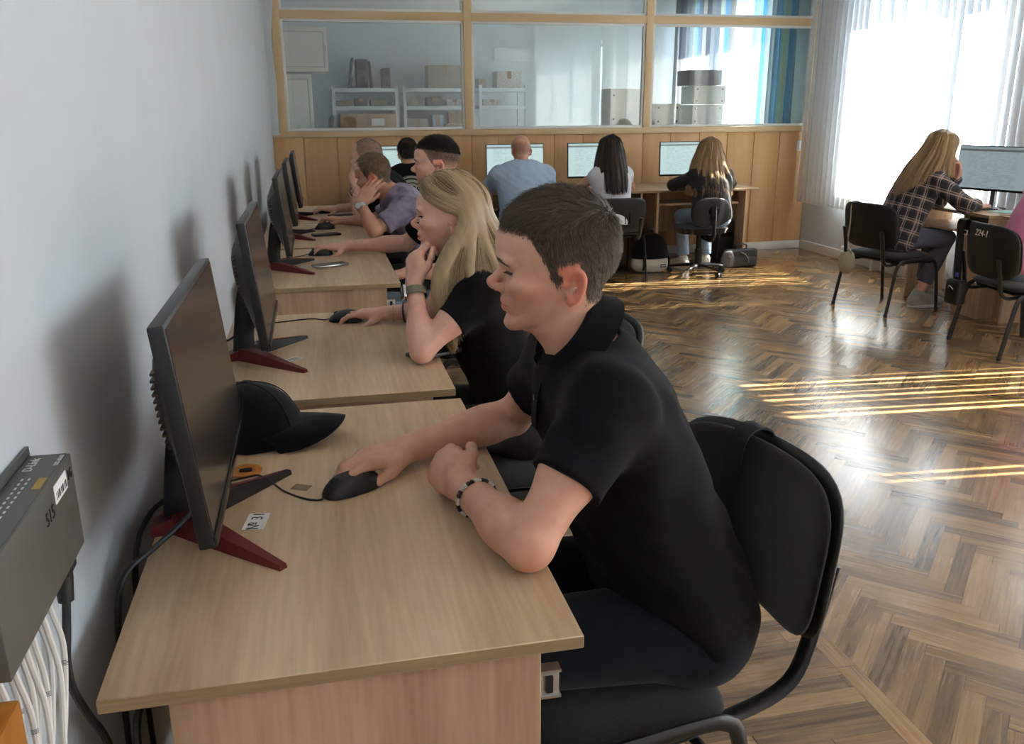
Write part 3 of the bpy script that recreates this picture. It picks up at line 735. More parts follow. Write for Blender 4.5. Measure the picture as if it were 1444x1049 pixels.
# ================================================================ people: smooth implicit bodies turned into meshes
A_ = lambda *v: np.array(v, float)
def unit(v): v = np.asarray(v,float); return v/(np.linalg.norm(v)+1e-12)
class Sdf:
    """list of shapes blended in order; every shape is a function of points (N,3)"""
    def __init__(s): s.ops = []
    def add(s, f, k=.01, sub=False): s.ops.append((f,k,sub)); return s
    def ball(s, c, r, k=.01, sub=False):
        c = A_(*c); return s.add(lambda P: np.sqrt(((P-c)**2).sum(1))-r, k, sub)
    def cap(s, a, b, r1, r2=None, k=.01, sub=False):
        a = A_(*a); b = A_(*b); r2 = r1 if r2 is None else r2; d = b-a; L2 = d@d+1e-12
        def f(P):
            t = np.clip((P-a)@d/L2,0,1); q = P-a-t[:,None]*d
            return np.sqrt((q*q).sum(1))-(r1+t*(r2-r1))
        return s.add(f,k,sub)
    def ell(s, c, R, rad, k=.01, sub=False):
        """R columns are the axes"""
        c = A_(*c); R = np.asarray(R,float); rad = A_(*rad)
        def f(P):
            q = (P-c)@R; k0 = np.sqrt(((q/rad)**2).sum(1))+1e-9; k1 = np.sqrt(((q/rad**2)**2).sum(1))+1e-9
            return k0*(k0-1)/k1
        return s.add(f,k,sub)
    def ev(s, P, ops=None):
        d = None
        for f,k,sub in (ops if ops is not None else s.ops):
            e = f(P)
            if d is None:
                d = -e if sub else e; continue
            if sub: e = -e; h = np.maximum(k-np.abs(d-e),0)/max(k,1e-9); d = np.maximum(d,e)+h*h*k/4
            else: h = np.maximum(k-np.abs(d-e),0)/max(k,1e-9); d = np.minimum(d,e)-h*h*k/4
        return d
def surfnet(sdf, lo, hi, h):
    B = 16; lo = np.asarray(lo,float); nb = np.ceil((np.asarray(hi)-lo)/h/B).astype(int)+1; n = nb*B
    F = np.ones(n, np.float32)
    bi = np.stack(np.meshgrid(*[np.arange(q) for q in nb],indexing='ij'),-1).reshape(-1,3)
    cen = lo+(bi*B+(B-1)/2)*h; r = (B-1)/2*h*1.7321
    dc = sdf.ev(cen); per = [np.where(sub,-1,1)*f(cen) if False else f(cen) for f,k,sub in sdf.ops]
    loc = np.stack(np.meshgrid(*[np.arange(B)]*3,indexing='ij'),-1).reshape(-1,3)
    for i in range(len(bi)):
        x,y,z = bi[i]*B
        if abs(dc[i]) > r*1.45+3*h:
            if dc[i] < 0: F[x:x+B,y:y+B,z:z+B] = -1
            continue
        ops = [o for j,o in enumerate(sdf.ops) if j==0 or per[j][i] < r*1.5+3*h+o[1]*1.5+max(0,dc[i])]
        P = lo+(bi[i]*B+loc)*h
        F[x:x+B,y:y+B,z:z+B] = sdf.ev(P,ops).reshape(B,B,B)
    S = F < 0
    c = np.zeros(tuple(q-1 for q in n), np.uint8)
    for dx in (0,1):
        for dy in (0,1):
            for dz in (0,1): c += S[dx:n[0]-1+dx,dy:n[1]-1+dy,dz:n[2]-1+dz]
    ids = np.flatnonzero((c>0)&(c<8)); cs = c.shape
    I = np.stack(np.unravel_index(ids,cs),1)
    acc = np.zeros((len(ids),3)); cnt = np.zeros(len(ids))
    for ax in range(3):
        o1,o2 = [q for q in range(3) if q!=ax]
        for u in (0,1):
            for v in (0,1):
                a = I.copy(); a[:,o1]+=u; a[:,o2]+=v; b = a.copy(); b[:,ax]+=1
                fa = F[a[:,0],a[:,1],a[:,2]]; fb = F[b[:,0],b[:,1],b[:,2]]; mk_ = (fa<0)!=(fb<0)
                t = np.where(mk_, fa/(fa-fb+1e-20), 0); p = a.astype(float); p[:,ax]+=t
                acc += p*mk_[:,None]; cnt += mk_
    V = lo+acc/cnt[:,None]*h
    quads = []
    for ax in range(3):
        o1,o2 = (ax+1)%3,(ax+2)%3
        sl = [slice(1,-1)]*3; s2 = list(sl); sl[ax] = slice(0,-1); s2[ax] = slice(1,None)
        a = S[tuple(sl)]; b = S[tuple(s2)]
        E = np.stack(np.nonzero(a!=b),1); flip = a[E[:,0],E[:,1],E[:,2]]
        off = np.ones(3,int); off[ax]=0; E = E+off
        def cid(d1,d2):
            q = E.copy(); q[:,o1]+=d1; q[:,o2]+=d2
            return np.searchsorted(ids, np.ravel_multi_index((q[:,0],q[:,1],q[:,2]),cs))
        Q = np.stack([cid(-1,-1),cid(0,-1),cid(0,0),cid(-1,0)],1)
        Q[~flip] = Q[~flip][:,::-1]; quads.append(Q)
    return V, np.concatenate(quads)
def npmesh(name, V, Q, mats, parent=None, off=(0,0,0), attrs=None, midx=None, smooth=True):
    me = bpy.data.meshes.new(name); V = np.asarray(V,np.float32)-np.asarray(off,np.float32); k = Q.shape[1]
    me.vertices.add(len(V)); me.vertices.foreach_set('co',V.ravel())
    me.loops.add(Q.size); me.loops.foreach_set('vertex_index',Q.ravel().astype(np.int32))
    me.polygons.add(len(Q)); me.polygons.foreach_set('loop_start',np.arange(0,Q.size,k,dtype=np.int32))
    me.polygons.foreach_set('use_smooth',np.full(len(Q),smooth))
    if midx is not None: me.polygons.foreach_set('material_index',midx.astype(np.int32))
    for nm,val in (attrs or {}).items():
        at = me.attributes.new(nm,'FLOAT_COLOR','POINT'); c = np.ones((len(V),4),np.float32); c[:,:3] = val; at.data.foreach_set('color',c.ravel())
    me.update(calc_edges=True); me.validate()
    for m in (mats if isinstance(mats,list) else [mats]): me.materials.append(m)
    o = bpy.data.objects.new(name,me); COL.objects.link(o)
    if parent: o.parent = parent
    return o
def relax(V, Q, it=1, f=.5):
    """light Laplacian smoothing of a quad mesh"""
    for _ in range(it):
        acc = np.zeros_like(V); cnt = np.zeros(len(V))
        for j in range(4):
            a,b = Q[:,j],Q[:,(j+1)%4]
            for d in range(3): acc[:,d] += np.bincount(a,V[b,d],len(V))+np.bincount(b,V[a,d],len(V))
            cnt += np.bincount(a,minlength=len(V))+np.bincount(b,minlength=len(V))
        V = V+f*(acc/np.maximum(cnt,1)[:,None]-V)
    return V
def vnormals(V, Q):
    n = np.cross(V[Q[:,2]]-V[Q[:,0]], V[Q[:,3]]-V[Q[:,1]]); N_ = np.zeros_like(V)
    for j in range(4):
        for d in range(3): N_[:,d] += np.bincount(Q[:,j],n[:,d],len(V))
    return N_/(np.linalg.norm(N_,axis=1,keepdims=True)+1e-12)
def sm(x,a,b): t = np.clip((x-a)/(b-a),0,1); return t*t*(3-2*t)
def smooth_curve(pts, n=400):
    z = np.array([p[0] for p in pts]); v = np.array([p[1] for p in pts]); zz = np.linspace(z[0],z[-1],n); y = np.interp(zz,z,v)
    k = np.exp(-np.linspace(-2,2,21)**2); k /= k.sum(); y = np.convolve(np.pad(y,10,'edge'),k,'valid'); return zz,y
PROF_F = {'m':[(0,0.0475),(0.006,0.0695),(0.014,0.0805),(0.022,0.0835),(0.03,0.0795),(0.037,0.0765),(0.044,0.0815),(0.048,0.084),(0.054,0.0825),(0.06,0.086),(0.066,0.0835),(0.075,0.0815),(0.09,0.0805),(0.104,0.078),(0.112,0.077),(0.12,0.0815),(0.13,0.0875),(0.15,0.0895),(0.17,0.0855)],
          'f':[(0,0.0455),(0.006,0.0675),(0.014,0.0775),(0.022,0.0795),(0.03,0.0765),(0.037,0.0745),(0.044,0.08),(0.048,0.0825),(0.054,0.0805),(0.06,0.0845),(0.066,0.0815),(0.075,0.0795),(0.09,0.0785),(0.104,0.0775),(0.112,0.0775),(0.12,0.0805),(0.13,0.0845),(0.15,0.0875),(0.17,0.0835)]}
PROF_W = {'m':[(0,.026),(.012,.041),(.03,.053),(.05,.059),(.07,.063),(.09,.067),(.11,.070),(.13,.072),(.17,.072)],
          'f':[(0,.020),(.012,.034),(.03,.046),(.05,.054),(.07,.060),(.09,.065),(.11,.068),(.13,.070),(.17,.070)]}
def EC(sg): return A_(.0625,sg*.0325,.1095)
class Head:
    def __init__(s, pos, yaw, pitch=0, roll=0, scale=.96, sex='m', nose=1.0, eye_open=.6):
        cy,sy = math.cos(yaw),math.sin(yaw); f=A_(cy,sy,0); l=A_(-sy,cy,0); u=A_(0,0,1)
        f2=f*math.cos(pitch)+u*math.sin(pitch); u2=-f*math.sin(pitch)+u*math.cos(pitch)
        s.R = np.stack([f2, l*math.cos(roll)+u2*math.sin(roll), -l*math.sin(roll)+u2*math.cos(roll)],1)
        s.p = A_(*pos); s.s = scale; s.sex = sex; s.nose = nose; s.eye_open = eye_open
    def w(s, a,b,z): return s.p+s.s*(s.R@A_(a,b,z))
    def wv(s, v): return s.R@A_(*v)
    def loc(s, P): return ((P-s.p)@s.R)/s.s
    def build(s, S):
        h = s; sc = s.s; zF,vF = smooth_curve(PROF_F[s.sex]); zW,vW = smooth_curve(PROF_W[s.sex])
        def L(f): return lambda P: f(((P-h.p)@h.R)/sc)*sc
        I3 = np.eye(3)
        def e(c, rad, k, sub=False, R=I3):
            c = A_(*c); rad = A_(*rad)
            def f(q):
                q = (q-c)@R; k0=np.sqrt(((q/rad)**2).sum(1))+1e-9; k1=np.sqrt(((q/rad**2)**2).sum(1))+1e-9; return k0*(k0-1)/k1
            S.add(L(f),k*sc,sub)
        def cp(a,b,r1,r2,k,sub=False): S.cap(h.w(*a),h.w(*b),r1*sc,r2*sc,k*sc,sub)
        e((-.010,0,.142),(.0940,.0755,.083),.03)
        def face(q):
            a,b,z = q[:,0]+.005,q[:,1],q[:,2]
            zs = z-.42*np.clip(.078-a,0,.11)*(1-sm(z,.03,.085))
            th = np.arctan2(b,a); Fz = np.interp(zs,zF,vF)+.005; Wz = np.interp(zs,zW,vW)
            c,sn = np.cos(th),np.sin(th); back = np.full_like(Fz,.055)
            ra = np.where(c>0,Fz,back); p = 2.25
            R = (np.abs(c/ra)**p+np.abs(sn/Wz)**p)**(-1/p); rho = np.sqrt(a*a+b*b)
            d = (rho-R)*.8
            return np.maximum(d, np.maximum(-zs, z-.165)*.9)
        S.add(L(face),.018*sc)
        # cheekbones, brow
        for sg in (-1,1):
            e((.052,sg*.044,.090),(.026,.022,.016),.02)
            e((.075,sg*.027,.126),(.013,.026,.007),.012)
            e((.087,sg*.035,.110),(.0135,.0175,.0105),.012,True)
        # nose
        n = s.nose
        tx = .098+.006*(n-1)
        cp((.0755,0,.115),(tx,0,.090),.0060,.0072,.010)
        cp((tx+.001,0,.0885),(tx,0,.0850),.0084*n,.0078*n,.006)
        for sg in (-1,1):
            e((.0895,sg*.0115,.0820),(.0105,.0060,.0070),.005)
            e((.096,sg*.0068,.0762),(.0045,.0024,.0026),.002,True)
        cp((.093,0,.080),(.081,0,.073),.0042,.0055,.006)
        # lips
        full = 1.12 if s.sex=='f' else 1.0
        e((.0795,0,.0580),(.0072,.0255,.0046*full),.004)
        e((.0785,0,.0470),(.0072,.0220,.0052*full),.004)
        e((.0840,0,.0525),(.0110,.030,.0012),.0025,True)
        # eyes: lids with an opening
        for sg in (-1,1):
            S.ball(h.w(*EC(sg)),.0137*sc,.005*sc)
            o = s.eye_open; n_ = unit(A_(.93,sg*.37,0)); t_ = A_(-n_[1],n_[0],0); c = EC(sg)
            e(c+n_*.0125+A_(0,0,-.0012),(.0075,.0118,.0050*o),.0015,True,np.stack([n_,t_,A_(0,0,1)],1))
            e(c+n_*.0105+A_(0,0,.0085),(.0065,.0150,.0040),.004,False,np.stack([n_,t_,A_(0,0,1)],1))
        # ears
        for sg in (-1,1):
            u = unit(A_(-.20,sg*.05,1)); v = unit(A_(-.86,sg*.50,-.1)); v = unit(v-u*(u@v)); nn = np.cross(u,v)*1.0
            if nn[1]*sg < 0: nn = -nn
            c0 = A_(-.013,sg*.0700,.0925)+v*.0125
            def ear(q,c0=c0,u=u,v=v,nn=nn):
                d = q-c0; pu,pv,pn = d@u,d@v,d@nn
                wv = .0155*(1+.22*np.clip(pu/.027,-1,1))
                k0 = np.sqrt((pv/wv)**2+(pu/.0275)**2); g = np.sqrt((pv/wv**2)**2+(pu/.0275**2)**2)+1e-6
                out = k0*(k0-1)/g
                pn2 = pn-.10*pv
                disc = np.maximum(out, np.abs(pn2+.0045)-.0024)
                ring = np.sqrt((out+.0026)**2+(pn2-.0005)**2)-.0034
                k1 = np.sqrt(((pv-.000)/(wv*.56))**2+((pu-.001)/.0165)**2)
                an = np.sqrt(((k1-1)*.0095)**2+(pn2+.0015)**2)-.0024; an = np.where(pv>-.003,an,.01)
                lobe = np.sqrt((pv+.004)**2+(pu+.0245)**2+(pn2*1.7)**2)-.0072
                d1 = np.minimum(np.minimum(disc,ring),np.minimum(an,lobe))
                hh = np.maximum(.004-np.abs(ring-disc),0)/.004
                return d1-hh*hh*.001
            S.add(L(ear),.004*sc)
            q_ = c0-v*.0035-u*.002+nn*.0005; e(q_,(.0075,.0105,.0062),.003,True,np.stack([v,u,nn],1))
            e((-.009,sg*.0720,.0925),(.0055,.0042,.0055),.003)
        return s
    def hairline(s, th, style):
        pts = {'short':[(0,.178),(30,.177),(50,.170),(62,.152),(72,.126),(78,.100),(83,.090),(88,.096),(93,.122),(106,.128),(118,.098),(126,.066),(150,.056),(180,.054)],
               'reced':[(0,.196),(25,.203),(45,.198),(60,.165),(70,.130),(80,.10),(88,.105),(93,.128),(106,.134),(118,.100),(126,.07),(150,.055),(180,.05)],
               'bald':[(0,.26),(60,.26),(75,.15),(88,.12),(93,.128),(106,.134),(118,.100),(126,.07),(150,.06),(180,.055)],
               'long':[(0,.180),(30,.176),(50,.160),(65,.135),(75,.11),(85,.085),(95,.07),(120,.05),(150,.04),(180,.035)]}[style]
        return np.interp(th,[p[0] for p in pts],[p[1] for p in pts])
def skin_mat(name, col):
    m, nt, p = nodes(name)
    at = N(nt,'ShaderNodeAttribute', attribute_name='tint'); tc = N(nt,'ShaderNodeTexCoord')
    n = N(nt,'ShaderNodeTexNoise', i_Scale=38.0, i_Detail=4.0); lk(nt,tc.outputs['Object'],n.inputs['Vector'])
    r = N(nt,'ShaderNodeValToRGB'); r.color_ramp.elements[0].position=.3; r.color_ramp.elements[1].position=.7
    r.color_ramp.elements[0].color=c4((col[0]*.94,col[1]*.86,col[2]*.84)); r.color_ramp.elements[1].color=c4((min(1,col[0]*1.04),col[1]*1.05,col[2]*1.05)); lk(nt,n.outputs['Fac'],r.inputs[0])
    mx = N(nt,'ShaderNodeMix', data_type='RGBA', blend_type='MULTIPLY'); mx.inputs['Factor'].default_value=1
    lk(nt,r.outputs[0],mx.inputs['A']); lk(nt,at.outputs['Color'],mx.inputs['B']); lk(nt,mx.outputs['Result'],p.inputs['Base Color'])
    p.inputs['Roughness'].default_value=.48; p.inputs['Specular IOR Level'].default_value=.35
    p.inputs['Subsurface Weight'].default_value=.12; p.inputs['Subsurface Radius'].default_value=(.012,.004,.002); p.inputs['Subsurface Scale'].default_value=1
    n2 = N(nt,'ShaderNodeTexNoise', i_Scale=520.0, i_Detail=2.0); lk(nt,tc.outputs['Object'],n2.inputs['Vector'])
    b = N(nt,'ShaderNodeBump', i_Strength=.10, i_Distance=.0012); lk(nt,n2.outputs['Fac'],b.inputs['Height']); lk(nt,b.outputs[0],p.inputs['Normal'])
    return m
def hair_mat(name, dark, light, rough=.42):
    m, nt, p = nodes(name); at = N(nt,'ShaderNodeAttribute', attribute_name='strand'); sp = N(nt,'ShaderNodeSeparateColor'); lk(nt,at.outputs['Color'],sp.inputs[0])
    r = N(nt,'ShaderNodeValToRGB'); r.color_ramp.elements[0].color=c4(dark); r.color_ramp.elements[1].color=c4(light); lk(nt,sp.outputs[0],r.inputs[0])
    lk(nt,r.outputs[0],p.inputs['Base Color']); p.inputs['Roughness'].default_value=rough; p.inputs['Specular IOR Level'].default_value=.28
    return m
def fold_noise(P, seed=0, f=22):
    a = P@A_(1,.6,.3)*f+seed; b = P@A_(-.4,1,.5)*f*.8+seed*2; c = P@A_(.3,-.5,1)*f*1.1
    return np.sin(a+1.6*np.sin(b*.7))*.5+np.sin(b+1.3*np.sin(c*.6))*.3+np.sin(c*1.7+a*.6)*.2
def hand(S, Wp, F, Pn, side, curl, s=.96, thumb=None, spread=.05, k=.004):
    """side +1 right hand, -1 left. curl: four triples of bend angles (degrees) index..little"""
    F = unit(F); Pn = unit(np.asarray(Pn,float)-F*(F@np.asarray(Pn,float))); T = np.cross(F,Pn)*side; Wp = A_(*Wp)
    off = [.027,.0085,-.0095,-.0265]; ln = [.084,.088,.083,.075]
    fl = [(.042,.025,.021),(.046,.029,.022),(.042,.027,.022),(.033,.020,.020)]; fr = [.0088,.0090,.0085,.0076]
    K = []
    for i in range(4):
        kn = Wp+s*(F*ln[i]+T*off[i]-Pn*(.004 if i in (1,2) else 0))
        S.cap(Wp+s*(T*off[i]*.55+F*.006), kn, .0135*s, .0108*s, .016*s); K.append(kn)
    S.ell(Wp+s*(F*.048+Pn*.004), np.stack([F,T,Pn],1), (.046*s,.037*s,.014*s), .014*s)
    S.ell(Wp+s*(F*.034+T*.022+Pn*.010), np.stack([unit(F+.4*T),unit(T-.4*F),Pn],1), (.032*s,.016*s,.014*s), .012*s)
    tips = []
    for i in range(4):
        p = K[i]; a = 0
        for j in range(3):
            a += math.radians(curl[i][j]); d = math.cos(a)*F+math.sin(a)*Pn+T*spread*(1.5-i)*math.cos(a); d = unit(d)
            q = p+d*fl[i][j]*s; r0 = fr[i]*s*(1-.07*j); S.cap(p,q,r0*1.04,r0*.95,k*s if j else .007*s); p = q
        tips.append(p)
    b = Wp+s*(F*.020+T*.020+Pn*.008)
    dirs = thumb or [(.62,.70,.30),(.85,.45,.15),(.95,.25,.05)]; rr=[.0125,.0105,.0095,.0082]
    for j,(l,dv) in enumerate(zip((.040,.032,.026),dirs)):
        q = b+s*l*unit(F*dv[0]+T*dv[1]+Pn*dv[2]); S.cap(b,q,rr[j]*s,rr[j+1]*s,.008*s if j==0 else .004*s); b = q
    return tips
def ribbons(paths, width, rnd, axis=None):
    """paths (n,m,3) -> flat tapered strips; returns V, Q, strand attribute"""
    n,m,_ = paths.shape; t = np.gradient(paths,axis=1); t /= np.linalg.norm(t,axis=2,keepdims=True)+1e-12
    ax = rnd.normal(size=(n,1,3)) if axis is None else axis[:,None,:]+.35*rnd.normal(size=(n,1,3))
    sd_ = np.cross(t,np.broadcast_to(ax,t.shape)); sd_ /= np.linalg.norm(sd_,axis=2,keepdims=True)+1e-12
    w = np.broadcast_to(np.asarray(width,float).reshape(-1,1),(n,m))*np.linspace(1,.35,m)[None,:]
    V = np.stack([paths-sd_*w[...,None]/2,paths+sd_*w[...,None]/2],2).reshape(-1,3)
    base = (np.arange(n)[:,None]*m+np.arange(m-1)[None,:]).ravel()*2
    Q = np.stack([base,base+1,base+3,base+2],1)
    col = np.repeat(rnd.random(n),m*2)
    return V,Q,np.stack([col]*3,1)
def short_hair(head, V, Q, root, off, m, style='short', n=9000, top=.026, side=.013, width=.0011, seed=1, lift=.25, zmin=None, fwd=1.0):
    rnd = np.random.default_rng(seed); q = head.loc(V); cen = q[Q].mean(1)
    th = np.degrees(np.arctan2(np.abs(cen[:,1]),cen[:,0]+.005)); hl = head.hairline(th,style)
    near = (np.abs(cen[:,0])<.13)&(np.abs(cen[:,1])<.082)&(cen[:,2]<.26)&(cen[:,2]>.03)
    noear = ~((np.abs(cen[:,1])>.0745)&(cen[:,2]<.128)&(cen[:,0]<.004))
    ok = near&noear&(cen[:,2]>hl+rnd.normal(size=len(cen))*.003)
    if zmin is not None: ok &= cen[:,2]>zmin(th)
    area = np.linalg.norm(np.cross(V[Q[:,2]]-V[Q[:,0]],V[Q[:,3]]-V[Q[:,1]]),axis=1)*ok
    pick = rnd.choice(len(Q),n,p=area/area.sum()); uv = rnd.random((n,2,1))
    qv = V[Q[pick]]; pts = (qv[:,0]*(1-uv[:,0])+qv[:,1]*uv[:,0])*(1-uv[:,1])+(qv[:,3]*(1-uv[:,0])+qv[:,2]*uv[:,0])*uv[:,1]
    nr = vnormals(V,Q)[Q[pick,0]]; lq = head.loc(pts)
    tp = sm(lq[:,2],.165,.205); bk = sm(-lq[:,0],.02,.08)
    comb = np.stack([tp*fwd*(1-.0*bk)-(1-tp)*.18, np.sign(lq[:,1])*.12*tp+rnd.normal(size=n)*.12, -(1-tp)*1.0-.2*tp],1)
    wh = A_(-.085,.015,.19); dw = lq-wh; rad = np.linalg.norm(dw,axis=1)
    wf = .35*np.exp(-(rad/.034)**2)[:,None]; comb = comb*(1-wf)+wf*dw/(rad[:,None]+1e-6)
    comb = comb@head.R.T; comb -= nr*(comb*nr).sum(1,keepdims=True); comb /= np.linalg.norm(comb,axis=1,keepdims=True)+1e-9
    edge = sm(lq[:,2]-head.hairline(np.degrees(np.arctan2(np.abs(lq[:,1]),lq[:,0]+.005)),style),0,.05)
    ln = (tp*top+(1-tp)*side*(.45+.55*edge))*(.75+.5*rnd.random(n)); ln = ln[:,None]
    lf = (lift*(.6+.8*rnd.random(n)))[:,None]+.12*wf
    p1 = pts+(nr*(lf+.45)+comb*.8)*ln*.35; p2 = p1+(nr*lf+comb)*ln*.35; p3 = p2+(nr*(lf*.3)+comb+rnd.normal(size=(n,3))*.18)*ln*.35
    V2,Q2,c = ribbons(np.stack([pts-nr*.001,p1,p2,p3],1),np.full(n,width),rnd,axis=nr)
    return npmesh('hair',V2,Q2,m,root,off,{'strand':c})
def long_hair(head, guides, root, off, m, n=3000, width=.003, thick=.010, seed=3, res=12, shell=.011, name='hair', hs=.006):
    """guides: list of world polylines, neighbours in order; strands fan between them over a soft inner mass"""
    rnd = np.random.default_rng(seed); 
    def even(g):
        d = np.array(spline(g,8)); l = np.r_[0,np.cumsum(np.linalg.norm(np.diff(d,axis=0),axis=1))]; u = np.linspace(0,l[-1],res+8)
        return np.stack([np.interp(u,l,d[:,i]) for i in range(3)],1)
    G = np.array([even(g) for g in guides])
    g,mm,_ = G.shape
    S = Sdf()
    for i in range(g):
        for j in range(0,mm-1):
            taper = (1-.55*sm(j/(mm-1),.55,1))*(.55+.45*sm(j/(mm-1),0,.35))
            S.cap(G[i,j],G[i,j+1],shell*taper,shell*taper,.022)
    lo = G.min((0,1))-.05; hi = G.max((0,1))+.05
    Vs,Qs = surfnet(S,lo,hi,hs); Vs = relax(Vs,Qs,2)
    u = rnd.random(n)*(g-1); i0 = np.clip(u.astype(int),0,g-2); t = (u-i0)[:,None,None]
    P = G[i0]*(1-t)+G[i0+1]*t
    cc = G.mean(0)[None]; d = rnd.normal(size=(n,1,3))*thick*.55; fl = np.linspace(.35,1.1,mm)[None,:,None]
    wob = np.sin(np.linspace(0,1,mm)[None,:,None]*rnd.uniform(3,8,(n,1,1))+rnd.random((n,1,1))*6)*rnd.normal(size=(n,1,3))*.003
    P = P+d*fl+wob
    out = P-head.w(-.01,0,.12); out /= np.linalg.norm(out,axis=2,keepdims=True); P = P+out*shell*.95*(.75+.25*sm(np.linspace(0,1,mm),0,.35))[None,:,None]
    P = P[:,:,:]; kk = rnd.uniform(.80,1.0,n)[:,None]*np.linspace(0,mm-1,mm)[None,:]; ki = np.clip(kk.astype(int),0,mm-2); kt = (kk-ki)[...,None]; ar = np.arange(n)[:,None]; P = P[ar,ki]*(1-kt)+P[ar,ki+1]*kt
    V2,Q2,c = ribbons(P,np.full(n,width)*rnd.uniform(.6,1.3,n),rnd,axis=out.mean(1))
    Vn = np.concatenate([Vs,V2]); Qn = np.concatenate([Qs,Q2+len(Vs)])
    st = np.concatenate([np.full((len(Vs),3),.42)+.04*np.sin(Vs@A_(260,240,15))[:,None]*np.ones((1,3)),c])
    return npmesh(name,Vn,Qn,m,root,off,{'strand':np.clip(st,0,1)})
eye_white = mat('eye_white',(.72,.70,.67),.15); 
def eyes(head, root, off, iris=(.10,.14,.16), look=(0,0)):
    im = mat('iris',iris,.1); pm = mat('pupil',(.004,.004,.004),.08)
    for sg in (-1,1):
        c = head.w(*EC(sg)); r = .0122*head.s
        d = head.wv(unit((1,look[0],look[1]))); z = Vector(d); rot = z.to_track_quat('Z','Y').to_matrix().to_4x4()
        prof = [(0,-r)]+[(r*math.cos(a),r*math.sin(a)) for a in np.linspace(-1.4,1.5,18)]+[(0,r)]
        b = MB(); b.lathe(prof,20,Matrix.Translation(Vector(c-np.asarray(off)))@rot)
        for f in b.bm.faces:
            q = (f.calc_center_median()-Vector(c-np.asarray(off))).normalized().dot(z.normalized())
            f.material_index = 2 if q>.965 else 1 if q>.86 else 0
        b.build('eye',[eye_white,im,pm],root)
def onface(I, b, z, a0=.125, a1=.03):
    """a coordinate of the skin in front of (b, z) in head space"""
    aa = np.linspace(a0,a1,140); h = I['head']; P = h.p+h.s*(np.stack([aa,np.full(140,b),np.full(140,z)],1)@h.R.T); d = I['S'].ev(P); i = int(np.argmax(d<0)); return aa[i] if d[i]<0 else a1
def brow(I, m, n=160, seed=5, th=1.0):
    head,root,off = I['head'],I['root'],I['off']; rnd = np.random.default_rng(seed); P = []
    for sg in (-1,1):
        for i in range(n):
            t = rnd.random(); b = .011+.040*t; z = .1255+.0055*math.sin(t*2.6)-.0045*t+rnd.normal()*.0017*th*(1-.5*t); a = onface(I,sg*b,z)
            d = head.wv((-.55*t,sg*.8,.30*(1-1.6*t))); p = head.w(a-.0005,sg*b,z); o = head.wv((.5,sg*.35*t,0)); P.append([p,p+d*.004+o*.0022,p+d*.0085+o*.0018])
    V,Q,c = ribbons(np.array(P),np.full(len(P),.0011),rnd,axis=np.tile(head.wv((1,.0,0)),(len(P),1)))
    return npmesh('eyebrows',V,Q,m,root,off,{'strand':c})
def lashes(I, m, n=60, seed=6):
    head,root,off = I['head'],I['root'],I['off']; rnd = np.random.default_rng(seed); P = []; o = head.eye_open
    for sg in (-1,1):
        n_ = unit(A_(.93,sg*.37,0)); t_ = A_(-n_[1],n_[0],0); c = EC(sg)
        for i in range(n):
            t = i/(n-1)*2-1; q = c+n_*(.0142-.0045*t*t)+t_*.0112*t+A_(0,0,-.0012+.0046*o*math.sqrt(max(0,1-t*t))+.0004); p = head.w(*q); d = head.wv(n_*.8+t_*.35*t+A_(0,0,-.45))
            P.append([p,p+d*.0045,p+d*.0075+head.wv((0,0,.0018))])
    V,Q,c = ribbons(np.array(P),np.full(len(P),.0012),rnd); return npmesh('eyelashes',V,Q,m,root,off,{'strand':c})
def head_tint(head, V, lips=(1,.62,.62), blush=.12, beard=0, fade=None, ear=.22, fcol=(.22,.21,.21)):
    q = head.loc(V); a,b,z = q[:,0],np.abs(q[:,1]),q[:,2]; C = np.ones((len(V),3))
    inh = (z>-.03)&(np.abs(a)<.14)&(b<.10)&(z<.26)
    def mul(w,c): C[:] = C*(1-w[:,None]*(1-A_(*c)))
    lipw = np.exp(-((z-.0525)/.0080)**4)*np.exp(-(b/.0262)**6)*sm(a,.056,.066)*inh; mul(lipw,lips)
    mul(np.exp(-((z-.0524)/.0014)**2)*np.exp(-(b/.028)**6)*sm(a,.05,.06)*inh*.55,(.45,.28,.28))  # shade of the crease between the lips, painted in as a dark line
    mul(blush*2*np.exp(-((a-.062)**2+(b-.045)**2+(z-.078)**2)/.022**2)*inh,(.96,.66,.62))
    mul(blush*2.2*np.exp(-((a-.100)**2+b**2+(z-.085)**2)/.014**2)*inh,(.97,.66,.62))
    mul(np.clip(ear*1.6,0,1)*sm(b,.0690,.0745)*sm(-a,-.008,.0)*(a>-.05)*inh*sm(.132-z,0,.006)*(z>.058),(1,.52,.46))
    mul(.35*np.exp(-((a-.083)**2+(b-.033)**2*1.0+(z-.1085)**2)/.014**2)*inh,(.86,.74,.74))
    if beard: mul(beard*sm(.072-z,0,.02)*sm(a,-.01,.03)*(1-lipw)*inh*(z>-.01),(.62,.60,.60))
    if fade is not None:
        th = np.degrees(np.arctan2(b,a+.005)); w = np.clip(fade(th,z),0,1)*inh*(1-sm(b,.0735,.0750)*(z<.128)*(a>-.045)*(a<.006)); mul(w,fcol)
    return C
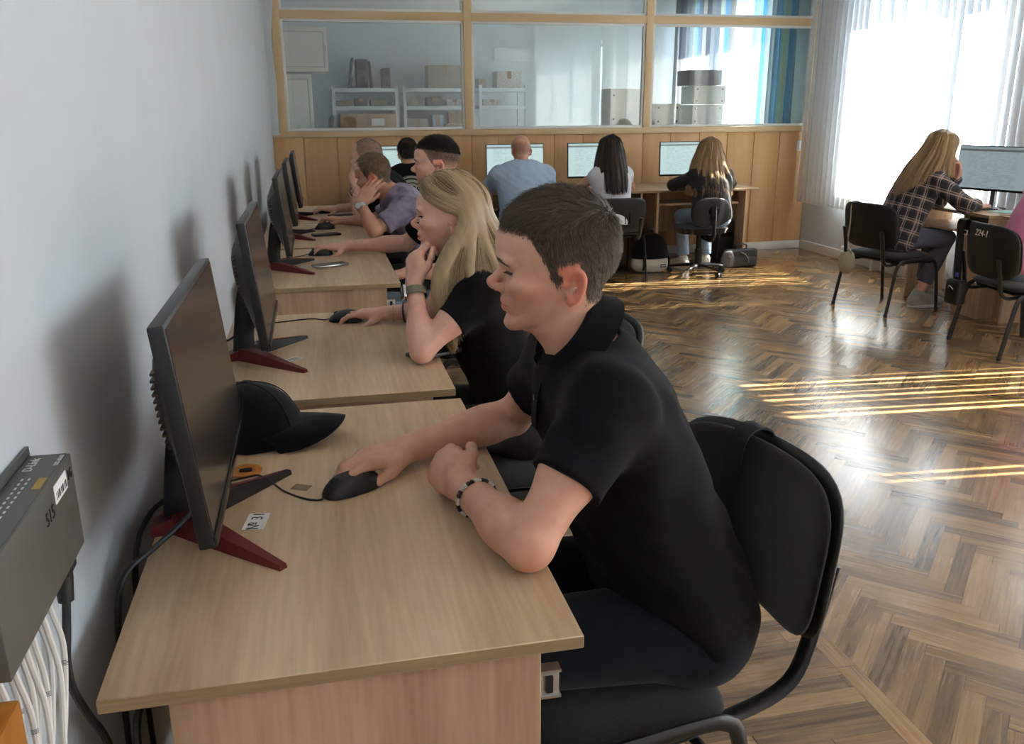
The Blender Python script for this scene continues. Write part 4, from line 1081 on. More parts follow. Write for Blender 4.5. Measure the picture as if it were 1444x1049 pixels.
def torso(S, nodes_, lat, k=.05, n=9, grow=0):
    """nodes_: (pos, half width, half depth); lat: lateral axis"""
    P = np.array([q[0] for q in nodes_],float); Wd = np.array([q[1:] for q in nodes_],float); t0 = np.linspace(0,1,len(P)); lat = unit(lat)
    for t in np.linspace(0,1,n):
        c = A_(*[np.interp(t,t0,P[:,i]) for i in range(3)]); w = np.interp(t,t0,Wd[:,0])+grow; d = np.interp(t,t0,Wd[:,1])+grow
        c2 = A_(*[np.interp(min(1,t+.1),t0,P[:,i]) for i in range(3)]); c1 = A_(*[np.interp(max(0,t-.1),t0,P[:,i]) for i in range(3)])
        up = unit(c2-c1); fr = unit(np.cross(lat,up)); l2 = np.cross(up,fr)
        S.ell(c,np.stack([l2,fr,up],1),(w,d,.075+grow),k)
def limb(S, a, b, r1, r2, k=.02, bulge=0, at=.3, grow=0):
    S.cap(a,b,r1+grow,r2+grow,k)
    if bulge:
        a=A_(*a); b=A_(*b); ax=unit(b-a); o=unit(np.cross(ax,A_(.3,.2,1))); R=np.stack([ax,o,np.cross(ax,o)],1)
        S.ell(a+(b-a)*at,R,(np.linalg.norm(b-a)*.30,r1+bulge+grow,r1+bulge+grow),k)
def cutplane(S, p, n, k=.004):
    """remove everything on the side of n"""
    p = A_(*p); n = unit(n); S.add(lambda P: -((P-p)@n), k, True)
def garment(name, S, m, root, off, h=.006, lo=None, hi=None, it=1, amp=.0, seed=0, f=22):
    if amp:
        base = S.ev
        class W2(Sdf): pass
        S2 = Sdf(); S2.ops = list(S.ops); f0,k0,s0 = S2.ops[-1]
        S2.ev = lambda P, ops=None: base(P,ops)+amp*fold_noise(P,seed,f)
        S = S2
    V,Q = surfnet(S,lo,hi,h); V = relax(V,Q,it)
    return npmesh(name,V,Q,m,root,off)
SK = {'warm': skin_mat('skin_fair_warm', srgb(216,166,140)), 'pale': skin_mat('skin_pale', srgb(226,180,158)), 'mid': skin_mat('skin_medium', srgb(208,158,130))}
M['tee_black'] = mat('black_cotton', (.0065,.0058,.0075), .9, spec=.15, bump=.25, bscale=800, sheen=.03)
M['denim_dark'] = mat('dark_denim', (.0055,.0065,.0115), .88, spec=.12, var=.3, scale=60, bump=.3, bscale=900, sheen=.1)
M['denim_light'] = mat('light_denim', srgb(150,172,196), .85, var=.12, scale=40)
M['grey_jeans'] = mat('grey_denim', srgb(92,96,112), .85, var=.12, scale=40)
M['trouser_dark'] = mat('dark_trousers', (.012,.012,.014), .85)
M['shirt_blue'] = mat('light_blue_shirt', srgb(168,192,220), .8, bump=.15, bscale=700)
M['white_top'] = mat('white_top', srgb(214,216,224), .8)
M['blazer'] = mat('black_blazer', (.010,.010,.012), .75, sheen=.1)
M['pink'] = mat('pink_knit', srgb(214,132,170), .85, bump=.2, bscale=500)
M['shoe_grey'] = mat('grey_sneaker', srgb(176,174,166), .7, var=.15, scale=30)
M['shoe_white'] = mat('white_sneaker', srgb(222,218,206), .65)
M['shoe_black'] = mat('black_shoe', (.012,.012,.012), .5)
M['tiedye'] = mat('grey_violet_cloud_print', srgb(132,122,146), .85, var=.55, scale=14)
def plaid():
    m, nt, p = nodes('plaid_flannel'); tc = N(nt,'ShaderNodeTexCoord'); mp = N(nt,'ShaderNodeMapping'); mp.inputs['Rotation'].default_value=(0,-.30,.25); lk(nt,tc.outputs['Object'],mp.inputs[0])
    sp = N(nt,'ShaderNodeSeparateXYZ'); lk(nt,mp.outputs[0],sp.inputs[0]); outs = []
    def band(src, freq, ph, lo, hi):
        a = N(nt,'ShaderNodeMath', operation='MULTIPLY_ADD'); lk(nt,src,a.inputs[0]); a.inputs[1].default_value=freq; a.inputs[2].default_value=ph
        f = N(nt,'ShaderNodeMath', operation='FRACT'); lk(nt,a.outputs[0],f.inputs[0])
        g = N(nt,'ShaderNodeMath', operation='GREATER_THAN'); lk(nt,f.outputs[0],g.inputs[0]); g.inputs[1].default_value=lo
        l = N(nt,'ShaderNodeMath', operation='LESS_THAN'); lk(nt,f.outputs[0],l.inputs[0]); l.inputs[1].default_value=hi
        q = N(nt,'ShaderNodeMath', operation='MULTIPLY'); lk(nt,g.outputs[0],q.inputs[0]); lk(nt,l.outputs[0],q.inputs[1]); return q.outputs[0]
    cur = None
    def over(fac, col, k):
        nonlocal cur
        x = N(nt,'ShaderNodeMix', data_type='RGBA'); fm = N(nt,'ShaderNodeMath', operation='MULTIPLY'); lk(nt,fac,fm.inputs[0]); fm.inputs[1].default_value=k; lk(nt,fm.outputs[0],x.inputs['Factor'])
        if cur is None: x.inputs['A'].default_value=c4(srgb(88,76,76))
        else: lk(nt,cur,x.inputs['A'])
        x.inputs['B'].default_value=c4(col); cur = x.outputs['Result']
    X,Y,Z = sp.outputs[0],sp.outputs[1],sp.outputs[2]
    s_ = N(nt,'ShaderNodeMath', operation='SUBTRACT'); lk(nt,X,s_.inputs[0]); lk(nt,Y,s_.inputs[1]); H = s_.outputs[0]
    over(band(Z,13,0,.0,.48),srgb(26,24,34),.72); over(band(H,12,.2,.0,.48),srgb(24,22,32),.66)
    over(band(Z,13,0,.68,.78),srgb(186,160,146),.75); over(band(H,12,.2,.68,.78),srgb(186,160,146),.65)
    over(band(Z,13,0,.90,.94),srgb(210,196,190),.5); over(band(H,12,.2,.90,.94),srgb(210,196,190),.5)
    lk(nt,cur,p.inputs['Base Color']); p.inputs['Roughness'].default_value=.9; p.inputs['Sheen Weight'].default_value=.15
    return m
M['plaid'] = plaid()
HM = {'brown': hair_mat('short_brown_hair',(.026,.0175,.0125),(.165,.112,.074)),
      'blonde': hair_mat('blonde_hair',srgb(116,94,68),srgb(212,186,144),.38),
      'black': hair_mat('near_black_hair',(.006,.005,.0045),(.03,.022,.017)),
      'sandy': hair_mat('sandy_hair',srgb(92,76,60),srgb(158,134,108)),
      'darkbrown': hair_mat('dark_brown_hair',(.008,.005,.004),(.058,.032,.021),.34),
      'honey': hair_mat('honey_hair',srgb(112,84,56),srgb(198,164,118),.4),
      'grey': hair_mat('cropped_grey_hair',(.05,.042,.036),(.16,.13,.11))}
def sleeve(S, a, b, frac, r1, r2, k=.03):
    """tapered sleeve cut square at frac of the way"""
    a=A_(*a); b=A_(*b); d=unit(b-a); e=a+(b-a)*frac; L2=((b-a)@(b-a))
    def f(P):
        t=np.clip((P-a)@(b-a)/L2,0,1); q=P-a-t[:,None]*(b-a); c=np.sqrt((q*q).sum(1))-(r1+t*(r2-r1))
        return np.maximum(c,(P-e)@d)
    S.add(f,k)
def bbox(S_pts, pad):
    P = np.array(S_pts,float); return P.min(0)-pad, P.max(0)+pad
def figure(label, head, J, skin, f, sex='m', top=None, pants=None, shoes=None, res=.005, tint=None, group=None, build=1.0):
    """J: joints in world space; f: the way the hips face. Returns root, head mesh data and pieces"""
    s = head.s; f = unit(A_(f[0],f[1],0)); lat = A_(-f[1],f[0],0); m = 1.0 if sex=='m' else .88
    pel = A_(*J['pel']); off = pel.copy()
    root = thing('person', label, 'person', tuple(off), 0, group)
    hips = {'L':pel+lat*.085*s,'R':pel-lat*.085*s}
    for k in 'LR':
        J.setdefault('kn'+k, hips[k]+f*.40*s+A_(0,0,.015)+(lat if k=='L' else -lat)*.03)
        kn = A_(*J['kn'+k]); J.setdefault('an'+k, A_(kn[0]-f[0]*.03,kn[1]-f[1]*.03,.085)); an = A_(*J['an'+k]); J.setdefault('toe'+k, A_(an[0]+f[0]*.16,an[1]+f[1]*.16,.032))
    tn = J['torso']                                   # [(pos,w,d)...] pelvis to chest
    latS = unit(A_(*J['shL'])-A_(*J['shR']))
    S = Sdf(); torso(S, tn, latS, .05, 9, -.006)
    nb = A_(*J['neck']); ht = head.w(-.012,0,.070)
    S.cap(nb, ht, .056*m*s*build**.5, .050*m*s, .03)
    S.cap(nb+unit(ht-nb)*.01, head.w(.018,0,.045), .043*m*s, .044*m*s, .02)
    for k in 'LR':
        sh,el,wr = (A_(*J[q+k]) for q in ('sh','el','wr'))
        S.cap(nb-A_(0,0,.02), sh, .044*m*s, .045*m*s*build, .045)
        limb(S, sh, el, .045*m*s*build, .035*m*s, .025, .003*m, .40)
        limb(S, el, wr, .0365*m*s*build**.5, .0265*m*s, .015, .0035*m, .28)
        h = J['h'+k]; hand(S, wr, h['F'], h['P'], 1 if k=='R' else -1, h['curl'], s*(1 if sex=='m' else .92), h.get('thumb'), h.get('spread',.05))
        limb(S, hips[k], J['kn'+k], .080*m*s*build, .055*m*s, .04); limb(S, J['kn'+k], J['an'+k], .052*m*s, .036*m*s, .02, .006, .3)
        an,to = A_(*J['an'+k]),A_(*J['toe'+k]); S.cap(an-A_(0,0,.03), to, .036*s, .028*s, .02)
    head.build(S)
    pts = [p for q,p in J.items() if q!='torso' and not q.startswith('h')]+[p[0] for p in tn]+[head.w(.12,0,.24),head.w(-.12,0,.24)]
    lo,hi = bbox([tuple(p) for p in pts], .15)
    V,Q = surfnet(S, lo, hi, res); V = relax(V,Q,1,.35)
    C = head_tint(head,V,**(tint or {}))
    npmesh('body',V,Q,SK[skin],root,off,{'tint':C})
    info = dict(root=root,off=off,V=V,Q=Q,head=head,lo=lo,hi=hi,lat=lat,f=f,S=S)
    if top:
        T = Sdf(); g = top.get('grow',.009); torso(T, top.get('torso',tn), latS, .05, 9, g)
        for k in 'LR':
            sh,el,wr = (A_(*J[q+k]) for q in ('sh','el','wr'))
            T.cap(nb-A_(0,0,.025), sh, .044*m*s+g, .046*m*s*build+g, .05)
            sl = top['sleeve']
            if sl <= 1: sleeve(T, sh, el, sl, .043*m*s*build+g, .045*m*s+g+top.get('flare',.004), .055)
            else:
                limb(T, sh, el, .050*m*s*build+g, .044*m*s+g, .03); sleeve(T, el, wr, sl-1, .043*m*s+g, .033*m*s+g, .02)
        hem = top.get('hem',.05); cutplane(T, pel-A_(0,0,hem), (0,0,-1))
        nd = unit(ht-nb); T.cap(nb+nd*top.get('neck_in',.030), nb+nd*.3, (.058*m*s)+top.get('neck_r',.004), (.10), .006, True)
        info['top'] = garment(top['name'],T,top['mat'],root,off,top.get('res',res),lo,hi,1,top.get('amp',.003),top.get('seed',1),top.get('f',20))
    if pants:
        T = Sdf(); g=.010
        c0 = A_(*tn[0][0]); T.ell(c0-A_(0,0,.01),np.stack([lat,f,A_(0,0,1)],1),(tn[0][1]+.006,tn[0][2]+.004,.105*s),.03)
        for k in 'LR':
            e = pants.get('len',.93); an = A_(*J['an'+k]); kn = A_(*J['kn'+k])
            limb(T, hips[k], kn, .082*m*s*build+g, .058*m*s+g, .04); sleeve(T, kn, an, e, .056*m*s+g, .044*m*s+g+pants.get('flare',.006), .02)
        info['pants'] = garment(pants['name'],T,pants['mat'],root,off,max(res,.006),lo,hi,1,.0025,5,24)
    if shoes:
        for k in 'LR':
            T = Sdf(); an,to = A_(*J['an'+k]),A_(*J['toe'+k]); d = unit(A_(to[0]-an[0],to[1]-an[1],0)); he = an-d*.035; he[2]=.034
            T.cap(he,A_(to[0],to[1],.034),.038*s,.034*s,.02); T.cap(A_(he[0],he[1],.05),an,.040*s,.044*s,.02); T.cap(an,A_(to[0],to[1],.04),.036*s,.024*s,.03)
            cutplane(T,(0,0,.012),(0,0,-1))
            sh_ = garment('shoe',T,shoes,root,off,.005,np.minimum(he,to)-.08,np.maximum(an,to)+.08,1)
            b = MB(); n_ = A_(-d[1],d[0],0); pr=[]
            for t in np.linspace(0,2*PI,28):
                q = (he+A_(to[0],to[1],.034))/2+d*(np.linalg.norm(to-he)/2+.040*s)*math.cos(t)+n_*.040*s*math.sin(t)*(1-.12*math.cos(t)); pr.append((q[0],q[1]))
            b.prism(pr,.018,Matrix.Translation((0,0,.0015)),bev=.003); o = b.build('sole',M['white_plastic'],sh_,loc=tuple(-off))
    return info
REST = [(20,25,15),(22,28,15),(25,30,18),(28,32,18)]
MOUSE = [(-4,30,22),(-4,34,24),(10,36,24),(20,38,24)]
FIST = [(70,80,45),(78,85,45),(80,88,45),(80,88,45)]
TH_MOUSE = [(.55,.75,.35),(.80,.45,.35),(.9,.1,.35)]

def band(info, c, d, r, tube, m, name, n=40, beads=None, squash=(1,1), parent=None):
    """closed band of radius r round the axis d"""
    d = unit(d); a = unit(np.cross(d,A_(.1,.2,1))); e = np.cross(d,a); c = A_(*c)-info['off']; b = MB()
    if beads:
        for i in range(n):
            t = 2*PI*i/n; q = c+r*(a*math.cos(t)*squash[0]+e*math.sin(t)*squash[1]); z = Vector(a*math.cos(t)+e*math.sin(t)).to_track_quat('Z','Y').to_matrix().to_4x4()
            b.box(-tube,tube,-tube*.9,tube*.9,-tube*.7,tube*.8,bev=tube*.3,seg=1,mx=Matrix.Translation(Vector(q))@z,m=0 if (i//2)%2 else 1)
    else: b.tube([c+r*(a*math.cos(2*PI*i/n)*squash[0]+e*math.sin(2*PI*i/n)*squash[1]) for i in range(n)],tube,6,cyc=True)
    return b.build(name,m,parent or info['root'])
def scalp(head, az, el, off=.012):
    """point over the skull: az 0 = face, +90 = the person's left; el up"""
    a,e = math.radians(az),math.radians(el)
    return head.w(-.010+(.098+off)*math.cos(e)*math.cos(a), (.0755+off)*math.cos(e)*math.sin(a), .142+(.083+off)*math.sin(e))
def guides(head, spec, mid=None):
    """spec: (azimuth of the fall, where on the parting it starts (a coordinate), lowest scalp elevation, then world offsets)"""
    G = []
    for az,pa,elv,tail in spec:
        p = [head.w(pa,.004*(1 if az<180 else -1),.142+.094*math.sqrt(max(0,1-((pa+.010)/.108)**2)))]
        for q in (.30,.62,1.0):
            e0 = 62; p.append(scalp(head,az,e0+(elv-e0)*q,.010+.004*q))
        l = p[-1]
        for t in tail: p.append(l+A_(*t))
        G.append(p)
    return G
def guides2(head, spec):
    """(start of the parting, scalp path as (azimuth, elevation), world tail)"""
    G = []
    for pa,path,tail in spec:
        sg = 1 if path[0][0] >= 0 else -1
        p = [head.w(pa,.004*sg,.142+.088*math.sqrt(max(0,1-((pa+.010)/.106)**2)))]+[scalp(head,a,e,.004) for a,e in path]
        l = p[-1]; p += [l+A_(*t) for t in tail]; G.append(p)
    return G
down = lambda L,o,n=3: [A_(o[0]*k/n,o[1]*k/n,-L*k/n) for k in range(1,n+1)]
def watch(info, wr, el, face_dir, m, face_m, digital=True):
    wr,el = A_(*wr),A_(*el); c = wr+(el-wr)*.14; d = unit(el-wr); o = info['off']
    root = band(info,c,d,.0295,.0018,m,'wristwatch',36)
    b = MB(); a = unit(np.cross(d,A_(.1,.2,1))); e = np.cross(d,a); P=[]
    for t in np.linspace(0,2*PI,37): P.append([c-o+(a*math.cos(t)+e*math.sin(t))*.0300+d*w_ for w_ in (-.010,-.003,.003,.010)])
    b.sheet(P,.0025); b.build('strap',m,root)
    n_ = unit(face_dir); n_ = unit(n_-d*(n_@d)); z = Vector(n_).to_track_quat('Z','Y').to_matrix().to_4x4()
    b = MB()
    if digital:
        X = np.stack([np.cross(d,n_),d,n_],1); mx = Matrix.Translation(Vector(c-o+n_*.030))@Matrix([list(r)+[0] for r in X]+[[0,0,0,1]])
        b.box(-.014,.014,-.018,.018,-.004,.006,bev=.004,mx=mx,m=0); b.box(-.0115,.0115,-.0155,.0155,.0058,.0066,bev=.001,mx=mx,m=1)
    else:
        b.lathe([(0,-.004),(.019,-.004),(.020,.004),(.017,.007),(0,.007)],26,Matrix.Translation(Vector(c-o+n_*.031))@z,0); b.lathe([(0,.0071),(.0155,.0071),(.0155,.0076),(0,.0076)],26,Matrix.Translation(Vector(c-o+n_*.031))@z,1)
    b.build('watch_case',[M['silver'],face_m],root)
# ================================================================ things on the left desks
def mouse(loc, rz, label, cord=None):
    t = thing('computer_mouse', label, 'computer mouse', loc, rz, 'black mice on the left desks')
    b = MB(); n,mm = 28,14; rings=[]
    for j in range(mm+1):
        ph = PI/2*j/mm; r_ = []
        for i in range(n):
            a = 2*PI*i/n; c,s_ = math.cos(a),math.sin(a); q=(abs(c)**2.6+abs(s_)**2.6)**(-1/2.6)
            k = math.cos(ph)**.75; x = .055*q*c*k; y = .030*q*s_*k*(1-.12*c); z = (.036-.010*(x/.055+.25)**2)*math.sin(ph)**.9
            r_.append(b.bm.verts.new((x,y,max(0,z)+.0015)))
        rings.append(r_)
    for A,B in zip(rings,rings[1:]):
        for i in range(n): f = b.bm.faces.new((A[i],A[(i+1)%n],B[(i+1)%n],B[i])); f.smooth=True
    b.bm.faces.new(rings[0][::-1]); bmesh.ops.remove_doubles(b.bm,verts=b.bm.verts,dist=.0002)
    b.build('shell',M['black_plastic'],t,angle=70)
    b = MB(); b.tube([(.030,-.0035,.0235),(.030,.0035,.0235)],.0085,14); b.build('scroll_wheel',M['dark_leg'],t)
    if cord:
        R = Matrix.Rotation(-rz,3,'Z'); pts = [tuple(R@(Vector(p)-Vector(loc))) for p in cord]
        b = MB(); b.tube(spline([(.052,0,.008)]+pts,8),.0019,6); b.build('cord',M['cable_black'],t)
    return t
mouse((-.262,1.408,DH),PI+.55,'black mouse under the hand of the young man in the polo shirt',[(-.315,1.375,.752),(-.341,1.386,.752),(-.376,1.426,.752),(-.413,1.465,.766),(-.446,1.479,.760),(-.53,1.46,.753)])
mouse((-.222,2.672,DH),PI-.28,'black mouse under the hand of the blonde woman in black',[(-.29,2.70,.752),(-.33,2.725,.752),(-.40,2.707,.752),(-.47,2.68,.752),(-.53,2.60,.752)])
mouse((-.285,3.985,DH),PI,'black mouse under the hand of the man with the dark fade',[(-.37,3.97,.752),(-.43,3.93,.752),(-.50,3.85,.752)])
mouse((-.253,4.880,DH),PI+.2,'free black mouse beside the dark phone on the fourth desk',[(-.33,4.87,.752),(-.40,4.83,.752),(-.48,4.75,.752)])
mouse((-.243,5.640,DH),PI,'farthest black mouse, under the hand of the tattooed man',[(-.33,5.64,.752),(-.42,5.58,.752)])
def phone(loc, rz, label, m, sm_):
    t = thing('smartphone', label, 'phone', loc, rz, 'phones on the left desks')
    b = MB(); b.prism([(x*.034+(.0 if 1 else 0), y*.072) for x,y in ((-1,-.9),(-.8,-1),(.8,-1),(1,-.9),(1,.9),(.8,1),(-.8,1),(-1,.9))],.0085,Matrix.Translation((0,0,.0008)),bev=.0018); b.build('phone_body',m,t)
    b = MB(); b.box(-.031,.031,-.068,.068,.0092,.0096); b.build('screen',sm_,t)
phone((-.250,3.688,DH),-1.15,'grey phone lying on the third desk from the camera',M['silver'],M['screen_off'])
phone((-.250,4.632,DH),-1.3,'dark phone lying on the fourth desk beside the free mouse',M['black_plastic'],M['screen_off'])
phone((-.010,2.235,DH),-1.1,'dark phone at the desk edge under the blonde woman\'s elbow',M['dark_leg'],M['screen_off'])
phone((-.150,5.462,DH),-1.3,'dark phone on the farthest desk behind the patterned-shirt man\'s hand',M['black_plastic'],M['screen_off'])
# paper number tags stuck on the desks
def sticker(loc, rz, w, h, label, body=None, size=.02):
    t = thing('paper_tag', label, 'sticker', loc, rz, 'paper tags stuck on the desks')
    b = MB(); b.box(-w/2,w/2,-h/2,h/2,.0004,.0009); b.build('paper',M['paper'],t)
    if body: textmesh(body,size,M['ink'],'printed_number',t,Matrix.Translation((0,0,.0011)),.0001)
    else:
        for k in range(2):
            b = MB(); b.box(-w*.36,w*.36,h*(-.22+.32*k),h*(-.10+.32*k),.0009,.0011); b.build('printed_line',M['ink'],t)
sticker((-.4155,1.320,DH),PI/2-.15,.058,.034,'white paper tag with a printed number on the nearest desk','№ 31',.0255)
sticker((-.374,2.272,DH),PI/2-.9,.042,.030,'white paper tag on the desk of the blonde woman in black')
sticker((-.346,3.680,DH),.3,.055,.030,'white paper tag beside the monitor foot on the third desk')
t = thing('tape_patch','small beige tape patch on the nearest desk, left of the mouse','tape',(-.347,1.438,DH),-.5)
b = MB(); b.box(-.0155,.0155,-.011,.011,.0003,.0008); b.build('tape',M['beige_tape'],t)
t = thing('cable_grommet','orange cable grommet with a dark hole in the nearest desk','grommet',(-.447,1.533,DH))
b = MB(); b.lathe([(.0,.0005),(.030,.0005),(.030,.002),(.028,.0032),(.016,.0032),(.015,.001),(0,.001)],30); b.build('rim',M['orange'],t)
b = MB(); b.box(-.010,.012,-.006,.008,.001,.0036,bev=.002); b.build('hole',M['ink'],t)
# black cap, crown behind the monitor, brim towards us
def cap():
    t = thing('cap','black baseball cap lying on the nearest desk behind the monitor','cap',(-.435,1.690,DH),-.16)
    P=[]
    for v in np.linspace(0,1,16):
        row=[]
        for u in np.linspace(0,1,49):
            a = 2*PI*u; r = math.cos(PI/2*v**1.15); z = .118*math.sin(PI/2*v)**.85; sq = 1-.10*math.sin(a*3)**2*(1-v)*0
            bump = .004*math.sin(a*5+v*4)*(1-v)
            row.append((.092*r*math.cos(a)*sq-.012*v+bump, .078*r*math.sin(a)+bump, z+.002))
        P.append(row)
    b = MB(); b.sheet(P); bmesh.ops.remove_doubles(b.bm,verts=b.bm.verts,dist=.0008); b.build('crown',M['cap_cloth'],t)
    P=[]
    for v in np.linspace(0,1,9):
        row=[]
        for u in np.linspace(-1,1,25):
            a = u*1.25; x0,y0 = .088*math.cos(a),.076*math.sin(a); L = .088*(1-.62*abs(u)**2.6)
            y = y0*(1+.10*v); row.append((x0+L*v, y, .030-.016*v*v+.018*v*(1-abs(u))-.34*y*y/.076*(.6+.5*v)+.002))
        P.append(row)
    P=[[(p[0],p[1],max(.003,p[2]+.012)) for p in r] for r in P]
    b = MB(); b.sheet(P,.004); b.build('brim',M['cap_cloth'],t)
    b = MB(); b.lathe([(0,.119),(.007,.119),(.006,.123),(0,.124)],14,Matrix.Translation((-.012,0,0))); b.build('button',M['cap_cloth'],t)
    for k in range(6):
        b = MB(); a = PI/6+k*PI/3; b.tube([(.0925*math.cos(PI/2*v**1.15)*math.cos(a)-.012*v,.0785*math.cos(PI/2*v**1.15)*math.sin(a),.1185*math.sin(PI/2*v)**.85+.002) for v in np.linspace(0,1,12)],.0012,5); b.build('seam',M['cap_cloth'],t)
cap()
# cables behind the nearest monitor
def cable(name,label,pts,r,m,group=None,n=8,cat='cable',sub=8):
    b = MB(); b.tube(spline(pts,sub),r,n); o = b.build(name,m); return tag(o,label,cat,group)
cable('monitor_cable','black cable from the nearest monitor, looping over the rear of its red foot',[(-.485,1.375,.88),(-.51,1.39,.82),(-.55,1.375,.785),(-.578,1.34,.768),(-.590,1.28,.735),(-.592,1.24,.62),(-.590,1.22,.40),(-.580,1.2,.02)],.0042,M['cable_black'])
cable('video_cable','black cable from the nearest monitor, hanging over the desk edge',[(-.470,1.29,.86),(-.50,1.265,.805),(-.545,1.225,.775),(-.582,1.185,.757),(-.592,1.15,.72),(-.592,1.11,.60),(-.588,1.08,.35),(-.570,1.08,.01)],.0042,M['cable_black'])
cable('monitor_cable','thin black cable from the neck of the second monitor to the wall',[(-.49,2.33,.83),(-.54,2.36,.79),(-.578,2.42,.77),(-.592,2.46,.72),(-.592,2.46,.3),(-.585,2.46,.01)],.003,M['cable_black'])
cable('mains_lead','black cable hanging beside the side panel under the nearest desk',[(-.53,1.02,.70),(-.545,.975,.66),(-.535,.945,.60),(-.50,.935,.50),(-.48,.93,.30),(-.48,.95,.01)],.005,M['cable_black'])
# ================================================================ network switch on the wall
def switch():
    t = thing('network_switch','grey metal network switch mounted on the wall at the left edge','network switch',(XL0+.001,.842,.912)); w = .0455
    b = MB(); b.box(.003,w,-.129,.129,0,.108,bev=.0016,seg=2); b.build('casing',M['switch_grey'],t)
    b = MB(); b.box(.0,.004,-.133,.133,-.004,.118); b.build('back_flange',M['switch_grey'],t)
    b = MB(); b.box(.006,w-.003,-.126,.126,.1079,.1092); o = b.build('front_strip',mat('dark_grey_strip',srgb(80,80,76),.4),t)
    T = lambda x,y: Matrix.Translation((x,y,.1093))@Matrix.Rotation(PI/2,4,'Z')
    textmesh('D-Link',.013,M['led_text'],'logo',o,T(.0155,.098)); textmesh('DES-1016D',.0062,M['led_text'],'model_text',o,T(.040,.106))
    b = MB(); b.box(.033,.041,.030,.058,.1091,.1096); b.build('yellow_label',M['yellow_label'],o)
    for k in range(16):
        b = MB(); y = .055-.011*k; b.box(.0165,.0185,y,y+.005,.1091,.1096); b.box(.023,.025,y,y+.005,.1091,.1096); b.build('port_light',M['led_text'],o)
    b = MB(); b.box(w-.0002,w+.0006,.055,.100,.080,.100); o = b.build('white_sticker',M['paper'],t)
    for k in range(9):
        b = MB(); y=.060+k*.0042; b.box(w+.0005,w+.0008,y,y+.0012+.001*(k%3),.083,.091); b.build('printed_bar',M['ink'],o)
    textmesh('515',.020,M['ink'],'marker_number',t,Matrix.Translation((w+.0004,.033,.078))@Matrix(((0,0,1,0),(1,0,0,0),(0,1,0,0),(0,0,0,1))))
    textmesh('16',.016,M['ink'],'marker_number',t,Matrix.Translation((w+.0004,.112,.090))@Matrix(((0,0,1,0),(1,0,0,0),(0,1,0,0),(0,0,0,1))))
    for k in range(5):
        b = MB(); b.box(.014,.036,-.1296,-.1288,.02+.014*k,.026+.014*k); b.build('vent_slot',M['ink'],t)
switch()
rnd_ = random.Random(11)
for k in range(11):
    x0 = -.602+.009*(k%4); y0 = .728+.0135*k; sw = .016*sm(k,6,10)
    pts = [(x0,y0,.916),(x0+.002,y0+.004+sw*.3,.885),(x0+.006,.728+.0120*k+.012+sw,.840),(x0+.008,.728+.0085*k+.010+sw*1.2,.785),(x0+.006,.730+.0055*k+sw*.3,.70),(x0+.004,.74+.004*k,.50),(x0+.003,.74+.004*k,.01)]
    o = cable('network_cable','white network cable hanging from the wall switch at the left edge',pts,.0032,M['cable_white'],'white network cables hanging from the switch')
    if k%2==0:
        c = spline(pts,8); i = 14+rnd_.randint(0,5); b = MB()
        for q in range(4): p,p2 = Vector(c[i]),Vector(c[i+1]); s_ = p+(p2-p)*(.2*q); b.tube([s_,s_+(p2-p)*.08],.0034,8)
        b.build('printed_mark',M['ink'],o)
t = thing('mains_lead','black power cord with moulded plug under the far end of the wall switch','power cord',(-.590,.950,.9))
b = MB(); b.tube([(0,.0,.010),(0,0,-.018),(0,-.004,-.045)],[.0105,.0105,.0085],10,flat=(1,1.15)); b.box(-.008,.012,-.016,.016,-.012,.012,bev=.003); b.build('plug',M['cable_black'],t)
b = MB(); b.tube(spline([(0,-.004,-.044),(0,-.020,-.075),(0,-.036,-.105),(.002,-.036,-.14),(.004,-.004,-.20),(.006,.035,-.265),(.005,.06,-.36),(0,.08,-.55),(0,.09,-.89)],8),.0048,8); b.build('cord',M['cable_black'],t)
# edge of a varnished wooden board standing against the wall by the camera
t = thing('wooden_board','orange varnished wooden board standing against the wall at the lower left','board',(-.585,.56,0))
b = MB(); b.box(-.022,.020,-.20,.155,0,.895,bev=.004); b.build('panel',wood('varnished_pine',srgb(200,138,62),srgb(168,104,40),grain=(14,14,1.2),rough=.3),t)
# ================================================================ bags and the tower by the partition desks
def backpack():
    t = thing('backpack','black and off-white backpack on the floor behind the chair of the dark-haired woman','backpack',(2.50,7.12,0),.05)
    S = Sdf(); S.ell((0,0,.175),np.eye(3),(.165,.085,.165),.02); S.ell((0,-.03,.10),np.eye(3),(.17,.09,.105),.04); cutplane(S,(0,0,.004),(0,0,-1)); cutplane(S,(0,0,.125),(0,0,-1),.001)
    V,Q = surfnet(S,(-.25,-.2,-.05),(.25,.2,.5),.008); npmesh('upper_body',V,Q,M['cap_cloth'],t)
    S = Sdf(); S.ell((0,-.02,.085),np.eye(3),(.178,.098,.105),.02); cutplane(S,(0,0,.006),(0,0,-1)); cutplane(S,(0,0,.138),(0,0,1),.01)
    V,Q = surfnet(S,(-.25,-.2,-.05),(.25,.2,.5),.007); npmesh('lower_pocket',V,Q,M['canvas'],t)
    b = MB(); b.box(.055,.105,-.119,-.113,.052,.078,bev=.002); o = b.build('brand_patch',M['ink'],t); b = MB(); b.box(.061,.099,-.1205,-.118,.061,.069); b.build('patch_print',M['led_text'],o)
    for x in (-.10,.13):
        b = MB(); b.tube(spline([(x,-.108,.14),(x,-.122,.09),(x,-.108,.03)],5),.007,6,flat=(1.3,.5)); b.build('side_strap',M['cap_cloth'],t)
    b = MB(); b.tube(spline([(-.03,0,.33),(-.02,0,.365),(.02,0,.365),(.03,0,.33)],5),.006,6); b.build('grab_handle',M['cap_cloth'],t)
backpack()
t = thing('laptop_bag','flat dark grey bag standing on the floor in front of the computer tower','bag',(3.36,7.12,0),.06)
